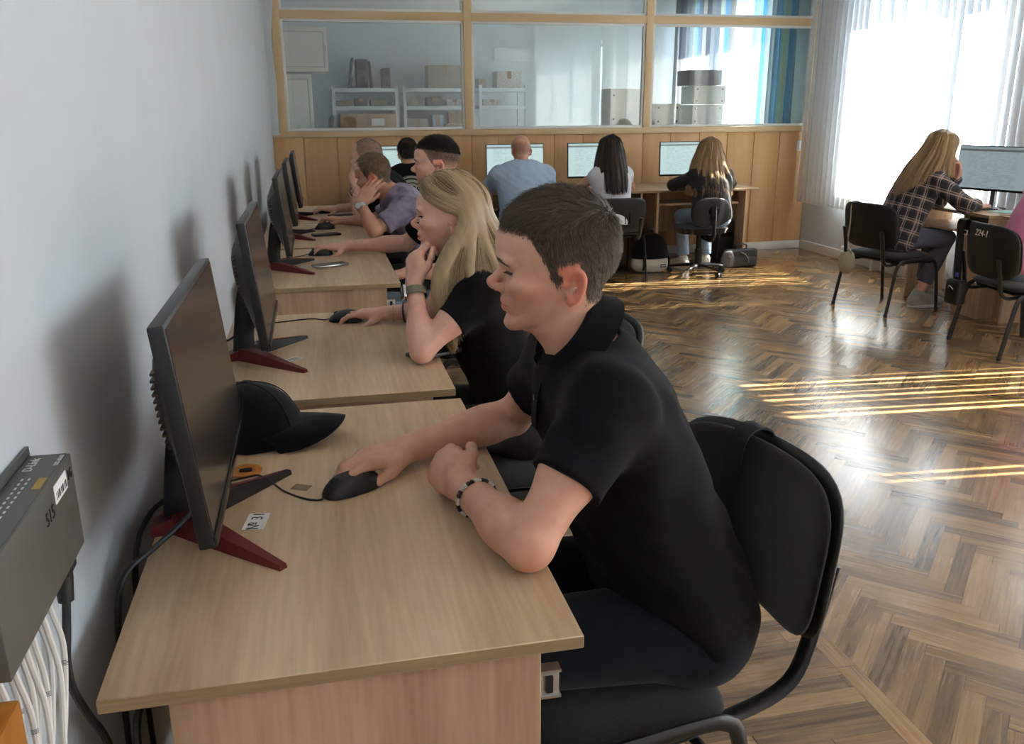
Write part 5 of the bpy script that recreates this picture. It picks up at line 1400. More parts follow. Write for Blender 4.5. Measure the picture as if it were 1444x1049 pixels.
b = MB(); b.box(-.155,.155,-.035,.035,.002,.165,bev=.022,seg=4); b.build('bag_body',mat('dark_grey_nylon',(.035,.037,.040),.6,bump=.3,bscale=300),t)
b = MB(); b.box(-.135,.135,-.042,-.030,.02,.10,bev=.008); b.build('front_pocket',mat('grey_nylon',(.05,.052,.056),.6),t)
b = MB(); b.tube(spline([(-.05,0,.16),(-.045,0,.20),(.045,0,.20),(.05,0,.16)],6),.006,8); b.build('handle',M['black_plastic'],t)
b = MB(); b.tube(spline([(-.02,-.040,.14),(.02,-.05,.12),(.05,-.05,.08),(.06,-.045,.05)],6),.006,6,flat=(1.5,.4)); b.build('strap_end',mat('pale_strap',(.55,.57,.6),.5),t)
t = thing('plastic_bag','crumpled translucent plastic bag beside the dark grey laptop bag','plastic bag',(3.215,7.09,0))
S = Sdf(); S.ell((0,0,.08),np.eye(3),(.055,.045,.085),.01); f0 = S.ev; S.ev = lambda P,ops=None: f0(P,ops)+.012*fold_noise(P,2,40)
V,Q = surfnet(S,(-.12,-.1,-.03),(.12,.1,.22),.006); V[:,2]-=V[:,2].min()-.001
pm,pnt,pp = nodes('clear_plastic'); pp.inputs['Base Color'].default_value=(.6,.64,.68,1); pp.inputs['Roughness'].default_value=.2; pp.inputs['Alpha'].default_value=.22
npmesh('film',V,Q,pm,t)
t = thing('computer_tower','black computer tower on the floor under the right end of the partition desks','computer tower',(3.300,7.52,0))
b = MB(); b.box(-.075,.075,-.21,.20,.012,.385,bev=.004); b.build('case',M['pc_dark'],t)
b = MB(); b.box(-.073,.073,-.222,-.209,.016,.381,bev=.005); o = b.build('front_panel',M['black_plastic'],t)
b = MB(); b.tube([(.03,-.221,.33),(.03,-.226,.33)],.009,12); b.build('power_button',M['silver'],o)
b = MB(); b.box(-.06,.06,-.224,-.221,.25,.285); b.build('drive_bay',M['black_gloss'],o)
for x in (-.055,.055):
    for y in (-.18,.17):
        b = MB(); b.tube([(x,y,0),(x,y,.013)],.012,10); b.build('foot',M['black_plastic'],t)
# ================================================================ bags hung on the right chairs
t = thing('handbag','small beige handbag hanging by its strap from the chair of the girl in plaid','handbag',(3.335,5.475,.33))
S = Sdf(); S.ell((0,0,-.02),np.eye(3),(.045,.078,.075),.02); S.ell((0,0,.02),np.eye(3),(.032,.060,.06),.03); cutplane(S,(0,0,.062),(0,0,1),.012); f1=S.ev; S.ev=lambda P,ops=None: f1(P,ops)+.004*np.sin(P[:,1]*110)*sm(P[:,2],-.02,.06)
V,Q = surfnet(S,(-.09,-.13,-.13),(.09,.13,.12),.005); npmesh('pouch',V,Q,M['beige_leather'],t)
b = MB(); b.tube(spline([(0,-.045,.055),(.0,-.02,.075),(0,.02,.075),(0,.045,.055)],5),.009,7); b.build('gathered_rim',M['beige_leather'],t)
b = MB(); b.tube(spline([(.0,.03,.06),(-.004,.012,.16),(-.010,-.012,.28),(-.020,-.022,.385),(.0,-.024,.412),(.030,-.024,.40),(.035,-.02,.33)],6),.0055,6,flat=(1.4,.5)); b.build('strap',mat('pale_strap_leather',srgb(196,182,150),.6),t)
t = thing('shoulder_bag','small black leather bag hanging by a wide strap from the numbered chair','handbag',(3.375,4.415,.325))
b = MB(); b.box(-.035,.035,-.060,.060,-.085,.065,bev=.022,seg=4); b.build('pouch',M['black_leather'],t)
b = MB(); b.tube(spline([(-.038,-.025,.01),(-.046,0,.03),(-.038,.025,.01)],6),.003,6); b.build('zip_pull',M['silver'],t)
b = MB(); b.sheet([[(x,y,z) for y in (y0-.030,y0,y0+.030)] for x,y0,z in spline([(.0,0,.055),(-.006,.006,.16),(-.012,.010,.30),(-.016,.012,.395),(.005,.012,.418),(.028,.012,.405),(.04,.012,.33)],4)],.004); b.build('wide_strap',M['cap_cloth'],t)
b = MB(); b.box(-.03,-.02,-.035,-.012,.085,.11,bev=.003); b.build('charm',mat('blue_charm',(.03,.05,.35),.3),t)
# ================================================================ on the window desk
t = thing('paper_sheet','pale cyan sheet of paper on the window desk below the angled monitor','paper',(4.20,5.02,FH),.3)
b = MB(); b.box(-.075,.075,-.105,.105,.0005,.003); b.build('sheets',mat('cyan_paper',srgb(176,220,216),.7),t)
t = thing('computer_mouse','dark mouse under the hand of the girl in plaid','computer mouse',(4.165,5.185,FH),.15)
b = MB(); b.lathe([(.0,0),(.030,.0),(.031,.010),(.024,.024),(.010,.031),(0,.032)],22); b.bm.transform(Matrix.Diagonal((1.6,.95,.9,1))); b.build('shell',M['black_plastic'],t)
t = thing('pen','pinkish pen lying by the monitor base on the window desk','pen',(4.215,5.13,FH),.9)
b = MB(); b.tube([(-.065,0,.006),(.055,0,.006),(.07,0,.006)],[.005,.005,.001],8); b.build('barrel',mat('pink_pen',srgb(190,120,130),.4),t)
b = MB(); b.box(-.06,-.02,-.001,.001,.010,.013); b.build('clip',M['silver'],t)
# ================================================================ air conditioner on the wall behind the camera
t = thing('air_conditioner','white wall-mounted air conditioner, seen mirrored in the partition glass','air conditioner',(3.90,YB+.001,2.41))
b = MB(); b.box(-.42,.42,0,.20,-.14,.14,bev=.02,seg=3); b.build('housing',M['white_plastic'],t)
b = MB(); b.box(-.38,.38,.17,.206,-.135,-.085,bev=.006); o = b.build('flap',M['white_trim'],t)
b = MB(); b.box(-.38,.38,.196,.203,-.083,-.078); b.build('slot',M['ink'],t)
# ================================================================ the room behind the glass
def cabinet(name,label,x0,x1,y0,y1,z0,z1):
    t = thing(name,label,'cabinet',((x0+x1)/2,(y0+y1)/2,z0),0,'white cabinets behind the partition glass'); hx,hy=(x1-x0)/2,(y1-y0)/2; h=z1-z0
    b = MB(); b.box(-hx,hx,-hy+.02,hy,0,h,bev=.002); b.build('carcass',M['cabinet_white'],t)
    b = MB(); b.box(-hx+.004,hx-.004,-hy,-hy+.018,.01,h-.006,bev=.002); o = b.build('door',M['cabinet_white'],t)
    b = MB(); 
    for q in ((-hx+.03,hx-.03,.04,.05),(-hx+.03,hx-.03,h-.05,h-.04),(-hx+.03,-hx+.04,.04,h-.04),(hx-.04,hx-.03,.04,h-.04)): b.box(q[0],q[1],-hy-.004,-hy+.002,q[2],q[3])
    b.build('door_moulding',mat('grey_moulding',srgb(196,198,190),.5) if 'zz_' not in globals() else zz_,o)
    b = MB(); b.tube([(hx-.02,-hy-.018,h*.45),(hx-.02,-hy-.018,h*.58)],.005,8); b.build('handle',M['silver'],o)
cabinet('wall_cabinet','white cabinet hung high on the wall behind the glass, upper left',-.605,-.085,9.15,9.60,1.715,2.125)
cabinet('tall_cabinet','tall white cabinet behind the glass, below the high cabinet',-.605,-.255,9.20,9.62,0,1.695)
def rack(x0,x1,label):
    t = thing('storage_rack',label,'shelving rack',((x0+x1)/2,10.9,0),0,'metal racks behind the partition glass'); h=(x1-x0)/2
    for sx in (-1,1):
        for sy in (-1,1):
            b = MB(); b.box(sx*h-(.035 if sx>0 else 0),sx*h+(.035 if sx<0 else 0),sy*.2-.018,sy*.2+.018,0,1.63); b.build('post',M['shelf_grey'],t)
    for z in (.25,.62,1.0,1.375,1.575):
        b = MB(); b.box(-h,h,-.215,.215,z-.022,z+.022,bev=.002); b.build('shelf',M['shelf_grey'],t)
rack(-.03,.72,'left grey metal rack behind the glass, under the dark computer cases'); rack(.78,1.56,'middle grey metal rack behind the glass, under the grey carton'); rack(1.68,2.27,'right grey metal rack behind the glass, under the speckled box')
def carton(label,x,y,z,w,d,h,m='card',rz=0,flap=False,lab=False,group='boxes behind the partition glass'):
    t = thing('box',label,'box',(x,y,z),rz,group); b = MB(); b.box(-w/2,w/2,-d/2,d/2,0.001,h,bev=.003); b.build('carton',M[m],t)
    b = MB(); b.box(-w/2-.0005,w/2+.0005,-.025,.025,h-.0005,h+.0015); b.box(-.025,.025,-d/2-.0015,-d/2+.001,h*.55,h); b.build('tape',M['beige_tape'],t)
    if flap: b = MB(); b.box(w/2-.002,w/2+.055,-d/2,d/2,h-.11,h-.105,mx=Matrix.Translation((w/2,0,h))@Matrix.Rotation(.9,4,'Y')@Matrix.Translation((-w/2,0,-h+.108))); b.build('flap',M[m],t)
    if lab: b = MB(); b.box(w*.05,w*.28,-d/2-.003,-d/2,h*.55,h*.82); b.build('paper_label',M['paper'],t)
M['speckle'] = mat('speckled_carton',srgb(186,182,176),.8,var=.35,scale=60)
M['blue_carton'] = mat('pale_blue_carton',srgb(150,178,196),.7)
carton('open grey carton on top of the middle rack behind the glass',1.285,10.9,1.597,.40,.32,.255,'card_grey',0,True)
carton('speckled pale box on top of the right rack behind the glass',2.06,10.9,1.597,.30,.30,.19,'speckle')
carton('small grey box on top of the right rack, left of the speckled box',1.74,10.9,1.597,.10,.2,.10,'card_grey')
carton('long brown carton with white label low on the left rack behind the glass',.37,10.85,1.022,.64,.38,.29,'card',.0,False,True)
carton('brown carton with white label at the right of the middle rack',1.40,10.8,1.022,.26,.35,.17,'card',0,False,True)
carton('brown carton standing behind, on the middle rack, right side',1.45,11.02,1.022,.2,.14,.31,'card')
carton('pale blue box on the middle rack, beside the brown carton',1.19,10.9,1.022,.13,.3,.27,'blue_carton')
carton('dull brown carton at the left of the middle rack',.94,10.85,1.022,.24,.3,.23,'card_grey')
for k,(x,w,h,c) in enumerate(((.10,.2,.06,'card_grey'),(.30,.14,.09,'pc_dark'),(.50,.18,.07,'card_grey'),(.92,.2,.11,'card_grey'),(1.16,.18,.10,'pc_dark'),(1.40,.2,.07,'speckle'),(1.85,.22,.07,'speckle'))):
    carton(['flat grey box on the upper shelf of the left rack','dark box on the upper shelf of the left rack','pale flat box at the right of the left rack\'s upper shelf','grey carton on the middle rack\'s upper shelf, left','dark box in the middle of the middle rack\'s upper shelf','speckled flat box on the middle rack\'s upper shelf, right','speckled flat box on the right rack\'s upper shelf'][k],x,10.9,1.398,w,.28,h,c)
def old_pc(label,x,z,w,h,tilt=0,d=.34):
    t = thing('computer_case',label,'computer case',(x,10.88,z),0,'dark computer cases on the left rack')
    b = MB(); b.box(-w/2,w/2,-d/2,d/2,.001,h,bev=.003,mx=Matrix.Rotation(tilt,4,'Y')); b.build('case',M['pc_dark'],t)
    b = MB(); b.box(-w*.38,w*.38,-d/2-.006,-d/2,h*.62,h*.92,mx=Matrix.Rotation(tilt,4,'Y')); b.box(-w*.2,w*.2,-d/2-.006,-d/2,h*.1,h*.4,mx=Matrix.Rotation(tilt,4,'Y')); b.build('front_bezel',M['black_plastic'],t)
old_pc('wide dark computer case standing on top of the left rack',.325,1.597,.13,.315); old_pc('thin dark panel leaning beside the wide computer case',.435,1.597,.02,.30,-.08); old_pc('narrow dark computer case on the right of the left rack\'s top',.60,1.597,.085,.22)
t = thing('old_monitor','dark old monitor turned sideways on top of the left rack','monitor',(.17,10.85,1.597))
b = MB(); b.box(-.012,.012,-.2,.2,.03,.33,bev=.004,mx=Matrix.Rotation(.16,4,'Y')); b.build('panel',M['pc_dark'],t)
b = MB(); b.box(-.02,.15,-.08,.08,.001,.018,bev=.004); b.build('base',M['pc_dark'],t)
b = MB(); b.box(0.0,.03,-.03,.03,.015,.12,mx=Matrix.Rotation(.16,4,'Y')); b.build('neck',M['pc_dark'],t)
# long white counter with white perforated boxes, curtains in front of the rear window
t = thing('counter','long white counter below the curtains behind the partition glass','counter',(3.38,9.0,0))
b = MB(); b.box(-.80,.62,-.26,.26,0,1.165,bev=.003); b.build('carcass',M['cabinet_white'],t); b = MB(); b.box(-.82,.64,-.28,.28,1.165,1.19,bev=.003); b.build('worktop',M['white_trim'],t)
for k in range(3):
    b = MB(); b.box(-.78+.47*k,-.34+.47*k,-.275,-.26,.05,1.12,bev=.002); o = b.build('door',M['cabinet_white'],t); b = MB(); b.tube([(-.38+.47*k,-.285,.7),(-.38+.47*k,-.285,.85)],.005,6); b.build('handle',M['silver'],o)
def perf_box(label,x,z,w,h,m='cabinet_white'):
    t = thing('case',label,'equipment case',(x,8.98,z),0,'equipment cases on the rear counter'); b = MB(); b.box(-w/2,w/2,-.17,.17,.001,h,bev=.004); b.build('shell',M[m],t)
    for sx in (-1,1):
        for sz in (.18,.82):
            c = MB(); c.tube([(sx*(w/2-.035),-.173,h*sz),(sx*(w/2-.035),-.169,h*sz)],.011,10); c.build('hole',M['pc_dark'],t)
perf_box('lower white equipment case with dark holes behind the right glass',3.74,1.19,.34,.20); perf_box('upper white equipment case with dark holes behind the right glass',3.755,1.392,.35,.185)
perf_box('dark grey case on top of the white cases behind the right glass',3.70,1.580,.36,.15,'pc_dark'); perf_box('small white case standing left of the stacked cases',3.30,1.19,.27,.21); perf_box('large white case behind the middle glass pane',2.86,1.19,.36,.36)
cst = [(0,srgb(140,170,182)),(.10,srgb(96,172,220)),(.22,srgb(170,214,232)),(.34,srgb(214,226,160)),(.44,srgb(150,206,232)),(.56,srgb(86,164,214)),(.68,srgb(190,206,204)),(.80,srgb(140,160,168)),(.92,srgb(204,218,216))]
cst2 = [(0,srgb(190,180,165)),(.14,srgb(120,120,122)),(.28,srgb(110,165,200)),(.42,srgb(205,210,190)),(.56,srgb(130,140,146)),(.72,srgb(150,150,150)),(.88,srgb(96,100,108))]
def curtain(y0,y1,label,stripes,reps,amp=.035,x=4.30,folds=9,trans=.6):
    t = thing('curtain',label,'curtain',(x,(y0+y1)/2,.12),0,'curtains in the room behind the glass'); bm = bmesh.new(); uvl = bm.loops.layers.uv.new('UVMap'); n = folds*10; zz=[0,1.0,2.0,2.85]
    V=[[bm.verts.new((amp*math.sin(2*PI*folds*i/n+.4*math.sin(i*.31))*(1-.35*k/3),(y0-y1)/2+(y1-y0)*i/n,z)) for k,z in enumerate(zz)] for i in range(n+1)]
    for i in range(n):
        for k in range(3):
            f = bm.faces.new((V[i][k],V[i+1][k],V[i+1][k+1],V[i][k+1])); f.smooth=True
            for l,(u,v) in zip(f.loops,((i,k),(i+1,k),(i+1,k+1),(i,k+1))): l[uvl].uv=(u/n*reps,v/3)
    me = bpy.data.meshes.new('fabric'); bm.to_mesh(me); bm.free(); me.materials.append(cloth_blind('curtain_fabric',(.7,.7,.7),trans,stripes) if stripes else cloth_blind('tulle',(.86,.87,.88),.55))
    o = bpy.data.objects.new('fabric',me); COL.objects.link(o); o.parent = t
    b = MB(); b.tube([(0,(y0-y1)/2-.05,2.87),(0,(y1-y0)/2+.05,2.87)],.012,8); b.build('rod',M['silver'],t)
curtain(8.15,9.0,'blue, green and white striped curtain nearest the partition',cst,1.5)
curtain(9.02,9.42,'sheer white tulle between the two striped curtains',None,1,folds=5)
curtain(9.45,11.1,'grey-brown and pale blue striped curtain at the far end of the rear room',cst2,2.2,folds=14)
# ---- 1. young man in the black polo, nearest the camera
H1 = Head((.070,1.309,1.034),3.0,-.03,-.03,.985,'m',1.0,.62)
J1 = dict(pel=(.315,1.315,.515), torso=[((.312,1.315,.50),.165,.112),((.262,1.318,.62),.150,.108),((.205,1.318,.76),.146,.100),((.150,1.318,.89),.150,.084),((.132,1.316,.950),.100,.055)],
    neck=(.128,1.314,.985), shL=(.116,1.166,.955), elL=(-.030,1.074,.791), wrL=(-.092,1.290,.796), shR=(.126,1.462,.950), elR=(.062,1.592,.792), wrR=(-.160,1.482,.787),
    hL=dict(F=(-.22,.95,.06),P=(.72,.10,-.62),curl=[(46,70,40),(66,82,42),(74,86,42),(78,88,42)],thumb=[(.75,.62,.25),(.95,.2,.3),(.9,-.05,.45)],spread=.03),
    hR=dict(F=(-.895,-.44,.03),P=(.02,.0,-1),curl=[(12,38,28),(12,40,30),(16,42,30),(24,42,28)],thumb=[(.95,.46,.42),(1,.02,.28),(1,-.10,.22)],spread=.06))
P1 = figure('young man in black polo shirt and beaded bracelet at the nearest desk', H1, J1, 'warm', (-1,.02), 'm',
    top=dict(name='polo_shirt',mat=M['tee_black'],sleeve=.57,grow=.010,flare=.008,hem=.055,neck_in=.026,neck_r=.003,amp=.0040,res=.004,f=52,seed=3,
             torso=[((.318,1.315,.50),.170,.118),((.268,1.318,.62),.158,.118),((.212,1.318,.76),.156,.116),((.158,1.318,.89),.160,.098),((.140,1.316,.955),.112,.066)]),
    pants=dict(name='jeans',mat=M['denim_dark']), shoes=M['shoe_black'], res=.0028, tint=dict(blush=.26,beard=.20,ear=.42,lips=(1,.56,.56),fcol=(.24,.17,.13),fade=lambda th,z: sm(z-H1.hairline(th,'short'),-.002,.006)))
short_hair(H1,P1['V'],P1['Q'],P1['root'],P1['off'],HM['brown'],'short',30000,.025,.012,.0009,1,.20)
eyes(H1,P1['root'],P1['off'],(.11,.12,.12),(0,-.30)); brow(P1,HM['brown'],260); lashes(P1,HM['brown'])
def polo_collar():
    ax = unit(A_(-.70,0,.71)); fr = unit(A_(-.71,0,-.70)); lt = A_(0,-1,0); c0 = A_(.095,1.313,1.030); P=[]
    for ph in np.linspace(math.radians(15),math.radians(345),61):
        back = (1-math.cos(ph))/2; d = fr*math.cos(ph)+lt*math.sin(ph); tip = math.exp(-((min(ph,2*PI-ph)-.26)/.5)**2)
        row = []
        for r,h in ((.0615,-.030),(.062,.002+.016*back),(.0645,.008+.018*back),(.070,.006+.017*back),(.080+.004*back,-.012+.006*back-.012*tip),(.088+.005*back,-.030+.008*back-.022*tip)):
            row.append(c0+d*r*(1+.06*abs(math.sin(ph)))+ax*h-P1['off'])
        P.append(row)
    b = MB(); b.sheet(P,.0035); b.build('collar',M['tee_black'],P1['root'])
    b = MB(); pts=[]
    for t in np.linspace(0,1,9):
        pts.append([A_(.064-.026*t,1.3135+w_,1.000-.125*t)-A_(.018*math.sin(t*PI)*.5,0,0)-P1['off'] for w_ in (-.016,0,.016)])
    b.sheet(pts,.004); o = b.build('placket',M['tee_black'],P1['root'])
    for t in (.25,.6):
        q = A_(.064-.026*t-.010,1.3135,1.000-.125*t)-P1['off']; b = MB(); b.lathe([(0,0),(.005,0),(.005,.002),(0,.0025)],12,Matrix.Translation(q)@Matrix.Rotation(-PI/2,4,'Y')); b.build('button',M['black_gloss'],o)
polo_collar()
wl,el = A_(*J1['wrL']),A_(*J1['elL'])
band(P1,wl+(el-wl)*.27,el-wl,.0330,.0034,[mat('dark_bead',(.02,.012,.012),.3),mat('pale_bead',(.62,.58,.52),.35)],'bracelet',32,True,(1,.92))

# ---- 2. long-haired blonde woman in a black tee
H2 = Head((.045,2.322,.998),2.967,.04,.08,.93,'f',.85,.62)
J2 = dict(pel=(.262,2.36,.510), torso=[((.258,2.36,.50),.158,.105),((.215,2.355,.62),.128,.090),((.160,2.345,.76),.130,.098),((.118,2.335,.86),.138,.095),((.108,2.332,.925),.098,.064)],
    neck=(.106,2.332,.950), shL=(.108,2.195,.918), elL=(-.052,2.142,.786), wrL=(-.054,2.248,.940), shR=(.098,2.475,.915), elR=(.030,2.600,.786), wrR=(-.105,2.632,.778),
    hL=dict(F=(.10,.38,.92),P=(.86,.48,-.20),curl=[(38,62,38),(46,68,40),(52,70,40),(58,72,40)],thumb=[(.75,.55,.35),(.98,.12,.2),(.98,-.05,.2)],spread=.03),
    hR=dict(F=(-.95,.28,-.02),P=(0,0,-1),curl=[(4,28,22),(4,30,24),(10,34,26),(20,36,24)],thumb=TH_MOUSE))
P2 = figure('blonde long-haired woman in a black tee resting her chin on her hand', H2, J2, 'pale', (-1,.02), 'f',
    top=dict(name='tee_shirt',mat=M['tee_black'],sleeve=.50,grow=.007,flare=.005,hem=.06,neck_in=.0,neck_r=.012,amp=.0025,f=60,seed=8),
    pants=dict(name='trousers',mat=M['trouser_dark']), shoes=M['shoe_black'], res=.0032, tint=dict(blush=.14,ear=.15,lips=(.98,.58,.58)))
eyes(H2,P2['root'],P2['off'],(.10,.14,.18),(0,-.25)); brow(P2,HM['honey'],110,th=.8); lashes(P2,HM['darkbrown'])
g2 = guides2(H2,[(.076,[(14,42),(32,25),(56,12),(82,-2),(108,-12)],[(-.002,-.014,-.035),(-.042,-.028,-.09),(-.074,-.042,-.15),(-.078,-.050,-.22),(-.038,-.035,-.36)]),
    (.066,[(28,52),(54,33),(84,15),(112,-2)],[(-.004,-.018,-.06),(-.050,-.038,-.13),(-.066,-.050,-.20),(-.064,-.056,-.27),(-.040,-.050,-.36)]),
    (.040,[(66,62),(96,40),(112,18),(122,-1)],[(.0,-.016,-.06),(-.010,-.042,-.12),(-.016,-.072,-.165),(-.014,-.086,-.21),(-.010,-.088,-.26)]),
    (.015,[(90,62),(112,38),(126,14),(132,-5)],[(.010,-.010,-.05),(.026,-.030,-.105),(.042,-.056,-.150),(.050,-.066,-.19),(.055,-.07,-.22)]),
    (-.010,[(125,62),(138,34),(147,8),(150,-8)],[(.022,-.004,-.05),(.056,-.014,-.105),(.088,-.022,-.16),(.104,-.024,-.20),(.112,-.026,-.24)]),
    (-.030,[(160,60),(166,32),(170,8),(172,-10)],[(.026,0,-.05),(.064,0,-.11),(.098,0,-.18),(.112,0,-.22),(.122,0,-.27)]),
    (-.030,[(-160,60),(-166,32),(-172,8),(-175,-10)],[(.026,.002,-.05),(.064,.006,-.11),(.098,.01,-.18),(.110,.01,-.22),(.118,.01,-.27)]),
    (.0,[(-125,62),(-135,34),(-143,8),(-147,-8)],[(.018,.010,-.05),(.048,.025,-.11),(.075,.035,-.17),(.080,.04,-.20),(.085,.04,-.24)]),
    (.030,[(-85,62),(-108,38),(-118,12),(-122,-4)],[(.004,.012,-.06),(.010,.030,-.13),(.016,.05,-.19),(.018,.055,-.22),(.02,.06,-.26)]),
    (.065,[(-40,55),(-70,35),(-96,20),(-110,4)],[(-.006,.012,-.06),(-.012,.030,-.14),(-.008,.04,-.22),(-.004,.042,-.26),(.0,.045,-.30)])])
long_hair(H2,g2,P2['root'],P2['off'],HM['blonde'],11000,.0015,.007,3,18,.0085,hs=.0045)
watch(P2,J2['wrL'],J2['elL'],(-.9,-.25,0),mat('khaki_strap',srgb(122,116,98),.7),M['black_gloss'])
w2,e2 = A_(*J2['wrR']),A_(*J2['elR'])
band(P2,w2+(e2-w2)*.18,e2-w2,.0272,.0012,M['silver'],'bracelet'); band(P2,w2+(e2-w2)*.42,e2-w2,.0300,.0026,M['cable_black'],'hair_tie')

# ---- 3. man with a dark fade
H3 = Head((.210,3.729,1.047),2.96,-.01,.05,.965,'m',1.15,.6)
J3 = dict(pel=(.375,3.72,.515), torso=[((.372,3.72,.50),.165,.112),((.335,3.72,.62),.152,.105),((.300,3.72,.76),.158,.112),((.275,3.72,.88),.172,.108),((.268,3.72,.96),.125,.075)],
    neck=(.268,3.722,.99), shL=(.262,3.548,.945), elL=(.235,3.500,.735), wrL=(.060,3.500,.745), shR=(.238,3.892,.940), elR=(.098,3.962,.792), wrR=(-.165,4.005,.784),
    hL=dict(F=(-.9,.30,-.2),P=(0,0,-1),curl=REST), hR=dict(F=(-.97,-.08,-.02),P=(0,0,-1),curl=MOUSE,thumb=TH_MOUSE))
fade3 = lambda th,z: sm(z,.045,.135)*.97*np.where(z>np.interp(th,[0,48,62,72,90],[.178,.168,.150,.118,.09]),1,0)
P3 = figure('man with dark fade haircut in black tee, reaching to his mouse', H3, J3, 'pale', (-1,.02), 'm',
    top=dict(name='tee_shirt',mat=M['tee_black'],sleeve=.75,grow=.011,hem=.055,neck_in=.012,amp=.003), pants=dict(name='jeans',mat=M['denim_light']), shoes=M['shoe_white'], res=.0038,
    tint=dict(beard=.45,fade=fade3,ear=.3,blush=.08))
short_hair(H3,P3['V'],P3['Q'],P3['root'],P3['off'],HM['black'],'short',9000,.014,.008,.0016,2,.5,zmin=lambda th: np.interp(th,[0,60,100,180],[.178,.172,.165,.150]))
short_hair(H3,P3['V'],P3['Q'],P3['root'],P3['off'],HM['black'],'short',5000,.004,.0035,.0011,12,.5,zmin=lambda th: np.interp(th,[0,60,100,180],[.178,.150,.118,.105])+.02*np.random.default_rng(1).random(len(th)))
eyes(H3,P3['root'],P3['off'],(.06,.04,.03),(0,-.2)); brow(P3,HM['black'],200,th=1.3)

# ---- 4. man in the grey patterned shirt, cheek on his hand
H4 = Head((.036,4.700,.940),2.75,-.24,-.10,.96,'m',1.0,.35)
J4 = dict(pel=(.300,4.67,.512), torso=[((.298,4.67,.50),.165,.112),((.262,4.675,.62),.152,.108),((.222,4.685,.75),.158,.112),((.172,4.695,.855),.168,.105),((.140,4.70,.915),.125,.075)],
    neck=(.122,4.70,.930), shL=(.158,4.535,.880), elL=(-.012,4.475,.786), wrL=(-.072,4.565,.915), shR=(.150,4.865,.880), elR=(.022,4.915,.786), wrR=(-.140,4.945,.784),
    hL=dict(F=(.56,.12,.72),P=(.42,.88,-.10),curl=[(6,18,10),(10,20,10),(14,22,12),(20,26,14)],spread=.09,thumb=[(.8,.45,.4),(.95,.1,.5),(.9,0,.5)]), hR=dict(F=(-.88,.42,.10),P=(-.1,0,-1),curl=[(8,45,30),(10,48,32),(16,48,32),(22,48,32)]))
P4 = figure('man in grey-violet patterned tee, cheek propped on hand with silver watch', H4, J4, 'mid', (-1,.02), 'm',
    top=dict(name='tee_shirt',mat=M['tiedye'],sleeve=.72,grow=.011,hem=.055,neck_in=.012,amp=.003,f=60), pants=dict(name='trousers',mat=M['trouser_dark']), shoes=M['shoe_black'], res=.005, tint=dict(beard=.15,ear=.35,blush=.15,fcol=(.50,.42,.36),fade=lambda th,z: .8*sm(z-H4.hairline(th,'reced'),-.002,.008)))
short_hair(H4,P4['V'],P4['Q'],P4['root'],P4['off'],HM['sandy'],'reced',8000,.014,.010,.0017,4,.4); brow(P4,HM['sandy'],90)
watch(P4,J4['wrL'],J4['elL'],(-.45,-.9,.1),M['silver'],M['white_plastic'],False)

# ---- 5. man with a tattooed arm, cropped hair
H5 = Head((.030,5.486,.985),2.75,-.06,.02,.96,'m',1.05,.5)
J5 = dict(pel=(.300,5.50,.512), torso=[((.298,5.50,.50),.165,.112),((.255,5.50,.62),.152,.108),((.205,5.50,.76),.158,.112),((.165,5.495,.87),.168,.105),((.135,5.49,.935),.125,.075)],
    neck=(.122,5.488,.955), shL=(.150,5.325,.905), elL=(-.045,5.385,.786), wrL=(-.066,5.435,.985), shR=(.140,5.655,.905), elR=(.040,5.640,.786), wrR=(-.150,5.600,.782),
    hL=dict(F=(.35,.25,.88),P=(.85,.40,-.3),curl=FIST), hR=dict(F=(-.98,.05,-.02),P=(0,0,-1),curl=MOUSE,thumb=TH_MOUSE))
fade5 = lambda th,z: sm(z,.10,.16)*.42*np.where(z>np.interp(th,[0,30,48,62,72,80],[.205,.205,.19,.150,.118,.09]),1,0)
P5 = figure('man with closely cropped hair in a black tee, tattoo on his raised forearm', H5, J5, 'pale', (-1,.02), 'm',
    top=dict(name='tee_shirt',mat=M['tee_black'],sleeve=.72,grow=.011,hem=.055,neck_in=.012), pants=dict(name='trousers',mat=M['trouser_dark']), shoes=M['shoe_black'], res=.005, tint=dict(fade=fade5,ear=.3,blush=.12,beard=.2))
short_hair(H5,P5['V'],P5['Q'],P5['root'],P5['off'],HM['grey'],'reced',5000,.005,.005,.0014,5,.6); brow(P5,HM['sandy'],80)
def tattoo():
    a,b_ = A_(*J5['elL']),A_(*J5['wrL']); d = unit(b_-a); n_ = unit(A_(-.5,-.87,0)-d*(d@A_(-.5,-.87,0))); t_ = np.cross(d,n_); b = MB(); rnd = random.Random(3)
    for k in range(9):
        s0 = rnd.uniform(.18,.62); w0 = rnd.uniform(-.5,.5); pts=[]
        for q in range(6):
            ang = w0+.35*math.sin(q*1.3+k); h = s0*.2+.012*q*.8; r = .0405-.05*h
            pts.append(a+d*(h)+ (n_*math.cos(ang)+t_*math.sin(ang))*(r+.001)-P5['off'])
        b.tube(pts,.0011,5)
    b.build('tattoo',mat('tattoo_ink',(.05,.06,.075),.6),P5['root'])
tattoo()

